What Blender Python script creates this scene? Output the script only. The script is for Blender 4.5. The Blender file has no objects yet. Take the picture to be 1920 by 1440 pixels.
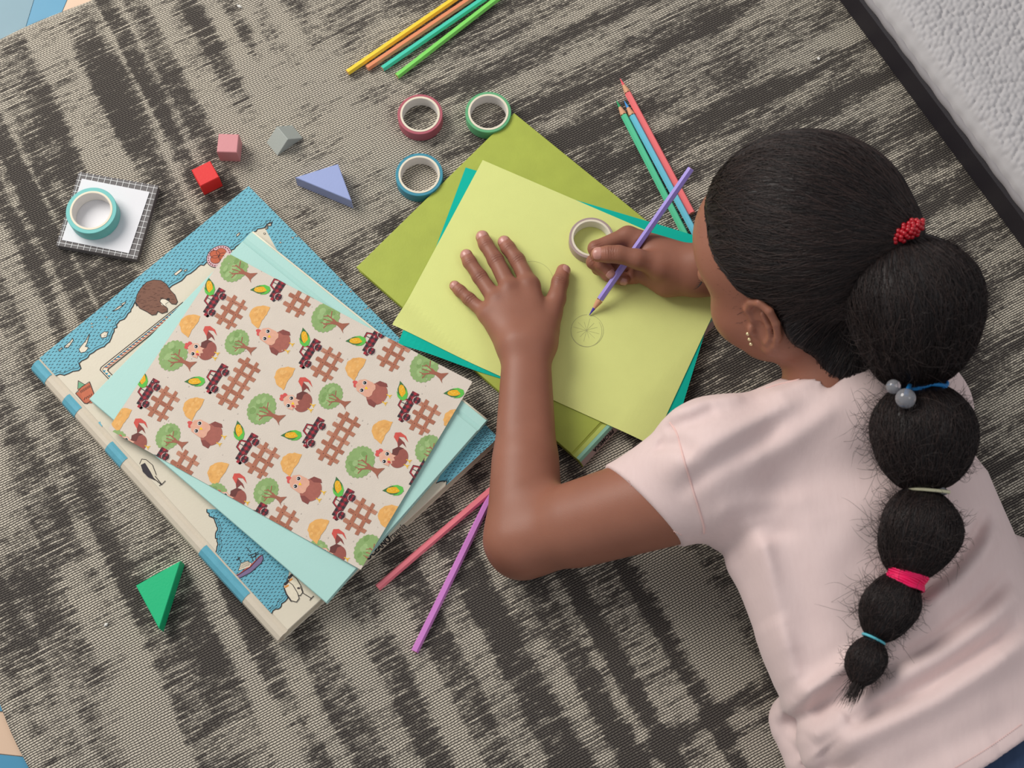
import bpy, math, random
import numpy as np
from mathutils import Vector, Matrix
from mathutils.geometry import tessellate_polygon

# ------------------------------------------------------------------ camera, light
SC = bpy.context.scene
COL = SC.collection
FPX, PITCH, DIST = 2800.0, math.radians(71.5), 2800.0 / 1850.0      # focal length in pixels of a 1920x1440 frame
CT = np.array([0.0, -math.cos(PITCH), math.sin(PITCH)])             # scene -> camera
CR = np.array([1.0, 0.0, 0.0])
CU = np.array([0.0, math.sin(PITCH), math.cos(PITCH)])
CAM = CT * DIST
cam_data = bpy.data.cameras.new('camera')
cam_data.sensor_width = 36.0
cam_data.lens = 36.0 * FPX / 1920.0
cam_data.clip_start = 0.05
cam_data.dof.use_dof = True
cam_data.dof.focus_distance = 1.50
cam_data.dof.aperture_fstop = 9.0
cam = bpy.data.objects.new('camera', cam_data)
cam.location = CAM
cam.rotation_euler = (math.radians(90) - PITCH, 0, 0)
COL.objects.link(cam)
SC.camera = cam

world = bpy.data.worlds.new('room_light')
SC.world = world
world.use_nodes = True
wb = world.node_tree.nodes['Background']
wb.inputs['Color'].default_value = (0.93, 0.95, 1.0, 1)
wb.inputs['Strength'].default_value = 0.37

def area(name, loc, target, sx, sy, power, color):
    ld = bpy.data.lights.new(name, 'AREA')
    ld.shape = 'RECTANGLE'; ld.size = sx; ld.size_y = sy
    ld.energy = power; ld.color = color
    o = bpy.data.objects.new(name, ld)
    o.location = loc
    d = Vector(target) - Vector(loc)
    o.rotation_euler = d.to_track_quat('-Z', 'Y').to_euler()
    COL.objects.link(o)
    return o
area('window_light', (-1.45, 1.05, 1.55), (-0.1, 0.0, 0.0), 1.3, 1.2, 46.0, (1.0, 0.955, 0.89))
area('second_window_light', (1.5, -0.6, 2.3), (0.1, 0.0, 0.0), 1.0, 1.0, 7.0, (1.0, 0.96, 0.92))
SC.view_settings.view_transform = 'Standard'
SC.view_settings.look = 'None'
SC.view_settings.gamma = 1.0
SC.view_settings.use_curve_mapping = False
SC.view_settings.exposure = 0.10

# ------------------------------------------------------------------ helpers
rnd = random.Random(11)
NR = np.random.default_rng(7)

def W(px, py, z=0.0):
    """the point at height z that the photograph shows at pixel (px, py) of its 1920x1440 frame"""
    d = CR * (px - 960) + CU * (720 - py) - CT * FPX
    t = (z - CAM[2]) / d[2]
    return CAM + t * d

def ppm(px, py, z=0.0):
    """pixels per metre across the picture at that point"""
    return 1.0 / np.linalg.norm(W(px + 1, py, z) - W(px, py, z))

def srgb(r, g, b):
    def c(v):
        v /= 255.0
        return v / 12.92 if v <= 0.04045 else ((v + 0.055) / 1.055) ** 2.4
    return (c(r), c(g), c(b), 1.0)

def tag(o, label=None, cat=None, group=None, kind=None):
    if label: o['label'] = label
    if cat: o['category'] = cat
    if group: o['group'] = group
    if kind: o['kind'] = kind
    return o

def link(name, mesh, mat=None, parent=None):
    o = bpy.data.objects.new(name, mesh)
    COL.objects.link(o)
    if mat is not None and hasattr(mesh, 'materials') and len(mesh.materials) == 0:
        mesh.materials.append(mat)
    if parent is not None:
        o.parent = parent
    return o

def empty(name, loc=(0, 0, 0), label=None, cat=None, group=None):
    o = bpy.data.objects.new(name, None)
    o.empty_display_size = 0.02
    o.location = loc
    COL.objects.link(o)
    bpy_parent_inv[o.name] = Vector(loc)
    return tag(o, label, cat, group)
bpy_parent_inv = {}

def mesh_from(name, verts, faces, smooth=False):
    me = bpy.data.meshes.new(name)
    me.from_pydata([tuple(map(float, v)) for v in verts], [], [tuple(int(i) for i in f) for f in faces])
    me.update()
    if smooth:
        me.polygons.foreach_set('use_smooth', np.ones(len(me.polygons), dtype=bool))
    return me

def mesh_np(name, V, quads=None, tris=None, smooth=True):
    """fast mesh from numpy arrays"""
    me = bpy.data.meshes.new(name)
    V = np.ascontiguousarray(V, dtype=np.float32)
    nq = 0 if quads is None else len(quads)
    nt = 0 if tris is None else len(tris)
    loops = np.concatenate([np.asarray(quads, dtype=np.int32).ravel() if nq else np.zeros(0, np.int32),
                            np.asarray(tris, dtype=np.int32).ravel() if nt else np.zeros(0, np.int32)])
    starts = np.concatenate([np.arange(nq, dtype=np.int32) * 4, nq * 4 + np.arange(nt, dtype=np.int32) * 3])
    me.vertices.add(len(V)); me.vertices.foreach_set('co', V.ravel())
    me.loops.add(len(loops)); me.loops.foreach_set('vertex_index', loops)
    me.polygons.add(nq + nt); me.polygons.foreach_set('loop_start', starts)
    me.update(calc_edges=True)
    me.validate()
    if smooth:
        me.polygons.foreach_set('use_smooth', np.ones(len(me.polygons), dtype=bool))
    return me

def wloc(o):
    """world position of an untilted parent chain"""
    p = np.zeros(3)
    while o is not None:
        p = p + np.array(o.location); o = o.parent
    return p

def sub_place(parent, pts):
    """move points into the frame of an Empty that is only translated"""
    return np.asarray(pts, dtype=float) - np.array(parent.location)

# ---- materials
def newmat(name):
    m = bpy.data.materials.new(name)
    m.use_nodes = True
    nt = m.node_tree
    b = nt.nodes['Principled BSDF']
    return m, nt, b

def nd(nt, typ, **kw):
    n = nt.nodes.new(typ)
    for k, v in kw.items():
        setattr(n, k, v)
    return n

def math_node(nt, op, a, b=None, c=None, clamp=False):
    n = nt.nodes.new('ShaderNodeMath'); n.operation = op; n.use_clamp = clamp
    for i, v in enumerate((a, b, c)):
        if v is None: continue
        if isinstance(v, (int, float)): n.inputs[i].default_value = v
        else: nt.links.new(v, n.inputs[i])
    return n.outputs[0]

def mix_node(nt, fac, a, b, blend='MIX'):
    n = nt.nodes.new('ShaderNodeMix'); n.data_type = 'RGBA'; n.blend_type = blend
    for i, v in ((0, fac), (6, a), (7, b)):
        if isinstance(v, (int, float)): n.inputs[i].default_value = v
        elif isinstance(v, tuple): n.inputs[i].default_value = v
        else: nt.links.new(v, n.inputs[i])
    return n.outputs[2]

def bump(nt, bsdf, height, strength, dist):
    n = nt.nodes.new('ShaderNodeBump')
    n.inputs['Strength'].default_value = strength
    n.inputs['Distance'].default_value = dist
    nt.links.new(height, n.inputs['Height'])
    nt.links.new(n.outputs[0], bsdf.inputs['Normal'])

def simple(name, col, rough=0.6, var=0.06, scale=60.0, bump_s=0.0, bump_scale=400.0, spec=0.4, attr=None):
    """plain coloured stuff with a little procedural mottling (and paper/paint tooth)"""
    m, nt, b = newmat(name)
    tc = nd(nt, 'ShaderNodeTexCoord')
    nz = nd(nt, 'ShaderNodeTexNoise')
    nz.inputs['Scale'].default_value = scale; nz.inputs['Detail'].default_value = 4
    nt.links.new(tc.outputs['Object'], nz.inputs['Vector'])
    if attr:
        at = nd(nt, 'ShaderNodeAttribute'); at.attribute_name = attr
        base = at.outputs['Color']
    else:
        base = col
    f = math_node(nt, 'MULTIPLY_ADD', nz.outputs['Fac'], 2 * var, 1.0 - var)
    mm = nd(nt, 'ShaderNodeVectorMath', operation='MULTIPLY')
    if isinstance(base, tuple): mm.inputs[0].default_value = base[:3]
    else: nt.links.new(base, mm.inputs[0])
    nt.links.new(f, mm.inputs[1])
    nt.links.new(mm.outputs[0], b.inputs['Base Color'])
    b.inputs['Roughness'].default_value = rough
    b.inputs['Specular IOR Level'].default_value = spec
    if bump_s > 0:
        n2 = nd(nt, 'ShaderNodeTexNoise')
        n2.inputs['Scale'].default_value = bump_scale; n2.inputs['Detail'].default_value = 3
        nt.links.new(tc.outputs['Object'], n2.inputs['Vector'])
        bump(nt, b, n2.outputs['Fac'], bump_s, 0.001)
    return m

# ---- solid shapes
def prism(poly, z0, z1, bev=0.0):
    """vertical prism over a convex ccw/cw polygon of (x, y); small chamfer on the top rim"""
    poly = [np.array(p[:2], float) for p in poly]
    a = sum(poly[i][0] * poly[(i + 1) % len(poly)][1] - poly[(i + 1) % len(poly)][0] * poly[i][1] for i in range(len(poly)))
    if a < 0: poly = poly[::-1]
    n = len(poly)
    def inset(d):
        out = []
        for i in range(n):
            p0, p1, p2 = poly[i - 1], poly[i], poly[(i + 1) % n]
            e1 = (p1 - p0) / np.linalg.norm(p1 - p0); e2 = (p2 - p1) / np.linalg.norm(p2 - p1)
            n1 = np.array([-e1[1], e1[0]]); n2 = np.array([-e2[1], e2[0]])
            k = d / max(0.15, 1 + n1 @ n2)
            out.append(p1 + (n1 + n2) * k)
        return out
    rings = [(inset(bev), z0), (poly, z0 + bev), (poly, z1 - bev), (inset(bev), z1)] if bev > 0 else [(poly, z0), (poly, z1)]
    V, Fc = [], []
    for r, z in rings:
        for p in r: V.append((p[0], p[1], z))
    for k in range(len(rings) - 1):
        for i in range(n):
            j = (i + 1) % n
            Fc.append((k * n + i, k * n + j, (k + 1) * n + j, (k + 1) * n + i))
    Fc.append(tuple(range(n))[::-1])
    Fc.append(tuple((len(rings) - 1) * n + i for i in range(n)))
    return V, Fc

def add_prism(name, poly, z0, z1, mat, parent=None, bev=0.0, origin=None):
    V, Fc = prism(poly, z0, z1, bev)
    V = np.array(V)
    if origin is not None: V = V - np.array(origin)
    return link(name, mesh_from(name, V, Fc), mat, parent)

def lathe(profile, n=64, closed=True):
    V, Fc = [], []
    m = len(profile)
    for i in range(n):
        a = 2 * math.pi * i / n
        for r, z in profile: V.append((r * math.cos(a), r * math.sin(a), z))
    for i in range(n):
        j = (i + 1) % n
        for k in range(m if closed else m - 1):
            l = (k + 1) % m
            Fc.append((i * m + k, j * m + k, j * m + l, i * m + l))
    return V, Fc

def tube(path, radius, sides=6, caps=True):
    """tube along a polyline; radius may be a list"""
    P = np.asarray(path, float); n = len(P)
    R = np.full(n, radius) if np.isscalar(radius) else np.asarray(radius, float)
    T = np.gradient(P, axis=0); T /= np.linalg.norm(T, axis=1)[:, None] + 1e-12
    up = np.array([0, 0, 1.0]) if abs(T[0][2]) < 0.9 else np.array([1.0, 0, 0])
    V = []
    for i in range(n):
        s = np.cross(T[i], up); s /= np.linalg.norm(s) + 1e-12
        t = np.cross(s, T[i])
        for k in range(sides):
            a = 2 * math.pi * k / sides
            V.append(P[i] + R[i] * (math.cos(a) * s + math.sin(a) * t))
    Fc = []
    for i in range(n - 1):
        for k in range(sides):
            l = (k + 1) % sides
            Fc.append((i * sides + k, i * sides + l, (i + 1) * sides + l, (i + 1) * sides + k))
    if caps:
        Fc.append(tuple(range(sides))[::-1]); Fc.append(tuple((n - 1) * sides + k for k in range(sides)))
    return V, Fc

def merge(*parts):
    V, Fc = [], []
    for v, f in parts:
        o = len(V)
        V += [tuple(p) for p in v]
        Fc += [tuple(i + o for i in q) for q in f]
    return V, Fc

# ------------------------------------------------------------------ floor
RA = math.radians(28.3)                        # the rug, and the bed beside it, lie turned by this angle
UA = np.array([math.cos(RA), math.sin(RA), 0]); VA = np.array([-math.sin(RA), math.cos(RA), 0])
ZF = -0.009                                    # the hard floor under the rug
floor_beige = simple('floor_beige', srgb(214, 184, 158), 0.45, 0.04, 8, 0.05, 90)
floor_blue = simple('floor_blue', srgb(72, 142, 176), 0.42, 0.05, 10, 0.05, 90)
floor_grey = simple('floor_grey_blue', srgb(112, 146, 160), 0.42, 0.14, 14, 0.05, 90)
floor = link('floor', mesh_from('floor', *prism([(-2.2, -2.0), (2.2, -2.0), (2.2, 2.0), (-2.2, 2.0)], ZF - 0.06, ZF - 0.0015)), floor_beige)
tag(floor, 'smooth hard floor in blue, beige and grey-blue panels under the rug', 'floor', kind='structure')
def panel(pts, mat):
    add_prism('floor_panel', [W(x, y, ZF)[:2] for x, y in pts], ZF - 0.0012, ZF, mat, floor)
panel([(65, -3), (126.5, -3), (100, 60), (46, 60)], floor_blue)
panel([(-300, -3), (64, -3), (45, 60), (30, 100), (-300, 100)], floor_grey)
panel([(-300, -260), (195, -260), (127.5, -5), (-300, -5)], floor_blue)
panel([(127.8, -3), (320, -3), (320, 60), (101, 60)], floor_beige)
panel([(-300, 1328), (24, 1336), (60, 1360), (64, 1420), (-300, 1380)], floor_beige)
panel([(-300, 1200), (40, 1200), (60, 1358), (24, 1334), (-300, 1326)], floor_blue)
panel([(-300, 1383), (64, 1421.5), (330, 1600), (-300, 1700)], floor_blue)

# ------------------------------------------------------------------ rug
def make_rug():
    u0, u1, v0, v1, st = -0.577, 1.10, -0.98, 0.620, 0.005
    us = np.arange(u0, u1 + st / 2, st); vs = np.arange(v0, v1 + st / 2, st)
    U, V = np.meshgrid(us, vs, indexing='ij')
    def fbm(fu, fv, seed, oct=3):
        r = np.random.default_rng(seed); out = np.zeros_like(U); amp = 1.0; tot = 0
        for o in range(oct):
            g = r.random((64, 64))
            x = (U * fu * 2 ** o + 40.3) % 63; y = (V * fv * 2 ** o + 40.7) % 63
            xi = x.astype(int); yi = y.astype(int); xf = x - xi; yf = y - yi
            xf = xf * xf * (3 - 2 * xf); yf = yf * yf * (3 - 2 * yf)
            g00 = g[xi, yi]; g10 = g[(xi + 1) % 64, yi]; g01 = g[xi, (yi + 1) % 64]; g11 = g[(xi + 1) % 64, (yi + 1) % 64]
            out += amp * ((g00 * (1 - xf) + g10 * xf) * (1 - yf) + (g01 * (1 - xf) + g11 * xf) * yf)
            tot += amp; amp *= 0.55
        return out / tot
    def sst(a, b, x):
        t = np.clip((x - a) / (b - a), 0, 1); return t * t * (3 - 2 * t)
    wob = (fbm(14, 9, 3) - 0.5) * 0.010
    def band(c, w, soft=0.005):
        return 1 - sst(w / 2 - soft / 2, w / 2 + soft, np.abs(U + wob - c))
    def gate(a, b, s=0.04):
        ww = (fbm(30, 3, 8) - 0.5) * 0.08
        return sst(a - s, a + s, V + ww) * (1 - sst(b - s, b + s, V + ww))
    D = 0.32 + 0.40 * (fbm(12, 9, 5) - 0.5)
        # bands that cross the threads, upper left part of the rug
    for c, w, a, b, s in ((-0.379, .014, .16, .60, .50), (-0.350, .019, .16, .62, .55), (-0.325, .016, .20, .62, .5),
                          (-0.299, .030, .22, .64, .62), (-0.222, .038, .10, .60, .70), (-0.187, .016, .30, .64, .58),
                          (-0.159, .022, .26, .64, .45), (-0.106, .020, .42, .58, .48), (-0.067, .016, .47, .58, .45),
                          (-0.039, .015, .43, .60, .45), (0.000, .018, .46, .60, .40), (-0.42, .02, .10, .5, .4),
                          (-0.47, .03, .05, .5, .35), (-0.27, .016, .10, .28, .5)):
        D += 0.62 * s * band(c, w, 0.005) * gate(a, b)
    for c, w, a, b, s in ((-0.262, .05, .30, .62, -.14), (-0.205, .012, .2, .62, -.22), (-0.13, .03, .36, .62, -.10),
                          (-0.085, .02, .40, .6, -.14)):
        D += 0.62 * s * band(c, w, 0.005) * gate(a, b)
    # lower part: broad dark and light bands
    low = 1 - sst(-0.02, 0.12, V + 0.25 * (U + 0.3))
    for c, w, s in ((-0.545, .035, .30), (-0.500, .035, .24), (-0.445, .013, -.50), (-0.418, .034, .42), (-0.385, .028, .30),
                    (-0.357, .014, -.42), (-0.338, .018, .34), (-0.316, .012, -.34), (-0.292, .028, .40), (-0.262, .022, -.20),
                    (-0.238, .024, .46), (-0.210, .018, -.16), (-0.186, .026, .44), (-0.158, .020, -.22), (-0.128, .028, .46),
                    (-0.100, .016, -.18), (-0.078, .020, .40), (-0.058, .010, -.28), (-0.043, .013, .55), (-0.015, .030, -.26),
                    (0.010, .013, .56), (0.045, .040, -.22), (0.085, .02, .26), (0.15, .03, .22), (0.24, .05, .25)):
        D += 0.60 * s * band(c, w, 0.006) * low * (0.55 + 0.75 * fbm(16, 5, 21))
    # dark bands that run with the threads
    def vband(c, w, a, b, s):
        ww = (fbm(6, 20, 31) - 0.5) * 0.012
        return 0.62 * s * (1 - sst(w / 2 - .003, w / 2 + .006, np.abs(V + ww - c))) * sst(a - .04, a + .04, U) * (1 - sst(b - .04, b + .04, U))
    for c, w, a, b, s in ((-.383, .017, -.12, .30, .62), (-.405, .010, -.05, .3, .5), (-.352, .012, -.16, -.08, .5),
                          (.215, .022, -.10, .30, .30), (.162, .016, .05, .60, .34), (.118, .020, .15, .7, .30), (.262, .012, .0, .45, .22),
                          (.330, .018, .05, .5, .34), (.300, .010, .1, .4, -.25), (.390, .014, .12, .6, .30), (.188, .014, .2, .6, -.20),
                          (.06, .03, .25, .8, .22), (.02, .02, .3, .8, .3), (-.03, .03, .3, .9, .2), (-.09, .025, .1, .9, .28), (-.14, .02, .1, .9, .2),
                          (-.45, .03, -.2, .5, .2), (.44, .012, .1, .6, .25), (.243, .010, -.2, .2, -.2)):
        D += vband(c, w, a, b, s)
    right = sst(-0.02, 0.14, U) * (1 - low * (1 - sst(0.2, 0.35, U)))
    D += right * (0.50 * (fbm(5, 42, 12) - 0.5) + 0.15)
    D += 0.06 * low
    D += (1 - right) * 0.58 * (fbm(26, 6, 14) - 0.5)
    D += 0.20 * (fbm(20, 110, 15, 2) - 0.5)
    edge = sst(0.006, 0.0, v1 - V)
    D = np.clip(D - 0.5 * edge, 0.0, 1.0)
    nu, nv = U.shape
    Z = (fbm(60, 60, 33, 2) - 0.5) * 0.0006
    ed = np.minimum(np.minimum(U - u0, u1 - U), np.minimum(V - v0, v1 - V))
    Z -= 0.003 * np.exp(-ed / 0.003)
    wave = 0.0022 * np.sin(V * 37 + 1.2) * np.exp(-(U - u0) / 0.010) + 0.0016 * np.sin(U * 41) * np.exp(-(v1 - V) / 0.010)
    P = np.stack([U + wave * 0 , V, Z], -1).reshape(-1, 3)
    P[:, 0] += np.where(np.abs(U - u0).ravel() < 1e-6, (wave * 1.0).ravel(), 0)
    P[:, 1] += np.where(np.abs(V - v1).ravel() < 1e-6, (wave * 1.0).ravel(), 0)
    idx = np.arange(nu * nv).reshape(nu, nv)
    q = np.stack([idx[:-1, :-1], idx[1:, :-1], idx[1:, 1:], idx[:-1, 1:]], -1).reshape(-1, 4)
    ring = np.concatenate([idx[:, 0], idx[-1, 1:], idx[-2::-1, -1], idx[0, -2:0:-1]])
    Vb = P[ring].copy(); Vb[:, 2] = ZF + 0.0004
    nb = len(P); m = len(ring)
    k = np.arange(m)
    sq = np.stack([ring[k], nb + k, nb + (k + 1) % m, ring[(k + 1) % m]], -1)
    me = mesh_np('rug', np.concatenate([P, Vb]), quads=np.concatenate([q, sq]))
    at = me.attributes.new('dark', 'FLOAT', 'POINT')
    at.data.foreach_set('value', np.concatenate([D.ravel(), D.ravel()[ring]]).astype(np.float32))
    return me

def rug_material():
    m, nt, b = newmat('woven_rug')
    L = nt.links.new
    tc = nd(nt, 'ShaderNodeTexCoord')
    wn = nd(nt, 'ShaderNodeTexNoise'); wn.inputs['Scale'].default_value = 55; wn.inputs['Detail'].default_value = 2
    L(tc.outputs['Object'], wn.inputs['Vector'])
    sp = nd(nt, 'ShaderNodeSeparateXYZ'); L(tc.outputs['Object'], sp.inputs[0])
    p = 0.00235
    wv = math_node(nt, 'MULTIPLY_ADD', wn.outputs['Fac'], 0.0022, sp.outputs['Y'])
    rc = math_node(nt, 'DIVIDE', wv, p)
    row = math_node(nt, 'FLOOR', rc)
    fr = math_node(nt, 'SUBTRACT', rc, row)
    prof = math_node(nt, 'SINE', math_node(nt, 'MULTIPLY', fr, math.pi))
    w1 = nd(nt, 'ShaderNodeTexWhiteNoise', noise_dimensions='1D'); L(row, w1.inputs['W'])
    bc = math_node(nt, 'ADD', math_node(nt, 'DIVIDE', sp.outputs['X'], 0.0036), math_node(nt, 'MULTIPLY', w1.outputs['Value'], 9.0))
    bi = math_node(nt, 'FLOOR', bc)
    bf = math_node(nt, 'SUBTRACT', bc, bi)
    bead = math_node(nt, 'SINE', math_node(nt, 'MULTIPLY', bf, math.pi))
    def rownoise(fu, fr_, detail=1.0):
        c = nd(nt, 'ShaderNodeCombineXYZ')
        L(math_node(nt, 'MULTIPLY', sp.outputs['X'], fu), c.inputs[0])
        L(math_node(nt, 'MULTIPLY', row, fr_), c.inputs[1])
        n = nd(nt, 'ShaderNodeTexNoise'); n.inputs['Scale'].default_value = 1.0; n.inputs['Detail'].default_value = detail
        L(c.outputs[0], n.inputs['Vector']); return n.outputs['Fac']
    n1 = rownoise(24.0, 3.71, 2.0); n2 = rownoise(110.0, 9.3)
    cc = nd(nt, 'ShaderNodeCombineXYZ'); L(bi, cc.inputs[0]); L(row, cc.inputs[1])
    w2 = nd(nt, 'ShaderNodeTexWhiteNoise', noise_dimensions='2D'); L(cc.outputs[0], w2.inputs['Vector'])
    at = nd(nt, 'ShaderNodeAttribute'); at.attribute_name = 'dark'
    s = math_node(nt, 'ADD', math_node(nt, 'MULTIPLY', n1, 1.15), math_node(nt, 'MULTIPLY', n2, 0.38))
    s = math_node(nt, 'ADD', s, math_node(nt, 'MULTIPLY', w2.outputs['Value'], 0.18))
    s = math_node(nt, 'SUBTRACT', s, math_node(nt, 'MULTIPLY', at.outputs['Fac'], 1.10))
    mr = nd(nt, 'ShaderNodeMapRange', interpolation_type='SMOOTHSTEP')
    L(s, mr.inputs['Value']); mr.inputs['From Min'].default_value = 0.06; mr.inputs['From Max'].default_value = 0.54
    mr.inputs['To Min'].default_value = 0.16; mr.inputs['To Max'].default_value = 1.0
    gap = nd(nt, 'ShaderNodeMapRange', interpolation_type='SMOOTHSTEP')
    L(prof, gap.inputs['Value']); gap.inputs['From Min'].default_value = 0.34; gap.inputs['From Max'].default_value = 0.82
    gap.inputs['To Min'].default_value = 0.08
    bm = nd(nt, 'ShaderNodeMapRange', interpolation_type='SMOOTHSTEP')
    L(bead, bm.inputs['Value']); bm.inputs['From Min'].default_value = 0.05; bm.inputs['From Max'].default_value = 0.6; bm.inputs['To Min'].default_value = 0.45
    light = math_node(nt, 'MULTIPLY', math_node(nt, 'MULTIPLY', mr.outputs[0], gap.outputs[0]), bm.outputs[0], clamp=True)
    tone = nd(nt, 'ShaderNodeTexNoise'); tone.inputs['Scale'].default_value = 9; L(tc.outputs['Object'], tone.inputs['Vector'])
    lc = mix_node(nt, tone.outputs['Fac'], srgb(222, 212, 192), srgb(200, 192, 178))
    col = mix_node(nt, light, srgb(35, 30, 33), lc)
    L(col, b.inputs['Base Color'])
    b.inputs['Roughness'].default_value = 0.9
    b.inputs['Specular IOR Level'].default_value = 0.15
    h = math_node(nt, 'ADD', math_node(nt, 'MULTIPLY', prof, 0.7), math_node(nt, 'MULTIPLY', bead, 0.3))
    bump(nt, b, h, 0.75, 0.0010)
    return m
rug = link('rug', make_rug(), rug_material())
rug.rotation_euler = (0, 0, RA)
tag(rug, 'flat woven rug in heathered grey and black streaks covering the floor', 'rug')
lint_mat = simple('white_lint', srgb(228, 226, 220), 0.8, 0.05, 200)
for i, (x, y, l, a) in enumerate(((449, 12, .0062, .5), (199, 1171, .0036, -.7), (1535, 110, .003, 1.0))):
    c = W(x, y, 0.0012)
    pth = [c + np.array([math.cos(a) * t * l, -math.sin(a) * t * l, 0.0006 * math.sin(t * 9)]) for t in np.linspace(-.5, .5, 5)]
    o = link('paper_scrap', mesh_from('paper_scrap', *tube(pth, [.0007, .0013, .0016, .0012, .0006], 6)), lint_mat)
    tag(o, ('white scrap of paper on the rug near the top edge, left of the pencils', 'tiny white fleck on the rug left of the green triangle block',
            'tiny white fleck on the rug beside the black bed base')[i], 'scrap')

# ------------------------------------------------------------------ low bed beside the rug
def make_bed():
    g0 = W(1570, 0, 0) + np.array([0, 0, 0.0008]); root = empty('bed', tuple(g0), 'low bed with a bumpy light grey mattress cover on a black base', 'bed')
    root.rotation_euler = (0, 0, math.radians(29.8))
    # local x = away from the rug's middle, y = along the edge; the rug runs underneath
    black = simple('bed_base_black', srgb(38, 34, 40), 0.62, 0.06, 30, 0.15, 500)
    H = 0.040
    Lb, L1, Dp = -0.75, 0.55, 0.75
    add_prism('base', [(0, Lb), (Dp, Lb), (Dp, L1), (0, L1)], 0.0, H, black, root, 0.003)
    # mattress: rounded slab with an embossed cover
    st = 0.0016
    xs = np.concatenate([np.arange(0.004, 0.30, st), np.linspace(0.30, Dp, 40)[1:]])
    ys = np.concatenate([np.linspace(Lb + .004, -0.46, 30)[:-1], np.arange(-0.46, 0.12, st), np.linspace(0.12, L1 - .004, 40)[1:]])
    X, Y = np.meshgrid(xs, ys, indexing='ij')
    r = np.random.default_rng(5)
    # lumps: jittered staggered lattice, written as a distance field of nearest lump centres, stretched obliquely
    a = math.radians(32); pu, pv = 0.0066, 0.0050
    xr = X * math.cos(a) + Y * math.sin(a); yr = -X * math.sin(a) + Y * math.cos(a)
    J = r.random((400, 400, 3))
    best = np.full(X.shape, 9.0)
    jv0 = np.floor(yr / pv).astype(int)
    for dv in (-1, 0, 1):
        jv = jv0 + dv
        off = (jv % 2) * 0.5
        ju0 = np.floor(xr / pu - off).astype(int)
        for du in (-1, 0, 1):
            ju = ju0 + du
            jj = J[ju % 400, jv % 400]
            cx = (ju + off + 0.5 + (jj[..., 0] - 0.5) * 0.75) * pu; cy = (jv + 0.5 + (jj[..., 1] - 0.5) * 0.55) * pv
            d = np.hypot((xr - cx) / pu, (yr - cy) / pv) * (0.8 + 0.45 * jj[..., 2])
            best = np.minimum(best, d)
    lump = np.clip(1 - (best / 0.72) ** 2, 0, 1) ** 0.8
    edge = np.clip((X - 0.009) / 0.005, 0, 1)
    e = np.clip((X - 0.004) / 0.034, 0, 1)
    Z = H + 0.010 + 0.020 * np.sqrt(1 - (1 - e) ** 2) * 1.0 + 0.0030 * lump * edge
    scal = 0.0006 * np.sin(Y * 300) * np.exp(-X / 0.012)
    P = np.stack([X + scal, Y, Z], -1).reshape(-1, 3)
    nu, nv = X.shape; idx = np.arange(nu * nv).reshape(nu, nv)
    q = np.stack([idx[:-1, :-1], idx[1:, :-1], idx[1:, 1:], idx[:-1, 1:]], -1).reshape(-1, 4)
    ring = np.concatenate([idx[:, 0], idx[-1, 1:], idx[-2::-1, -1], idx[0, -2:0:-1]])
    Vb = P[ring].copy(); Vb[:, 2] = H + 0.0006
    k = np.arange(len(ring)); nb = len(P)
    sq = np.stack([ring[k], nb + k, nb + (k + 1) % len(ring), ring[(k + 1) % len(ring)]], -1)
    cover = simple('mattress_cover', srgb(186, 183, 184), 0.8, 0.03, 40, 0.1, 900, spec=0.25)
    m = link('mattress', mesh_np('mattress', np.concatenate([P, Vb]), quads=np.concatenate([q, sq])), cover, root)
    # smooth grey piping between cover and base
    pip = simple('grey_piping', srgb(150, 146, 148), 0.7, 0.05, 60)
    ys2 = np.linspace(Lb + .01, L1 - .01, 260)
    V, Fc = tube([(0.0055 + 0.0005 * math.sin(y * 190), y, H + 0.0062) for y in ys2], 0.0055, 8)
    link('piping', mesh_from('piping', V, Fc, True), pip, m)
make_bed()

# ------------------------------------------------------------------ flat print as fine coloured shapes
def unit(v): return v / np.linalg.norm(v)

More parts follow.
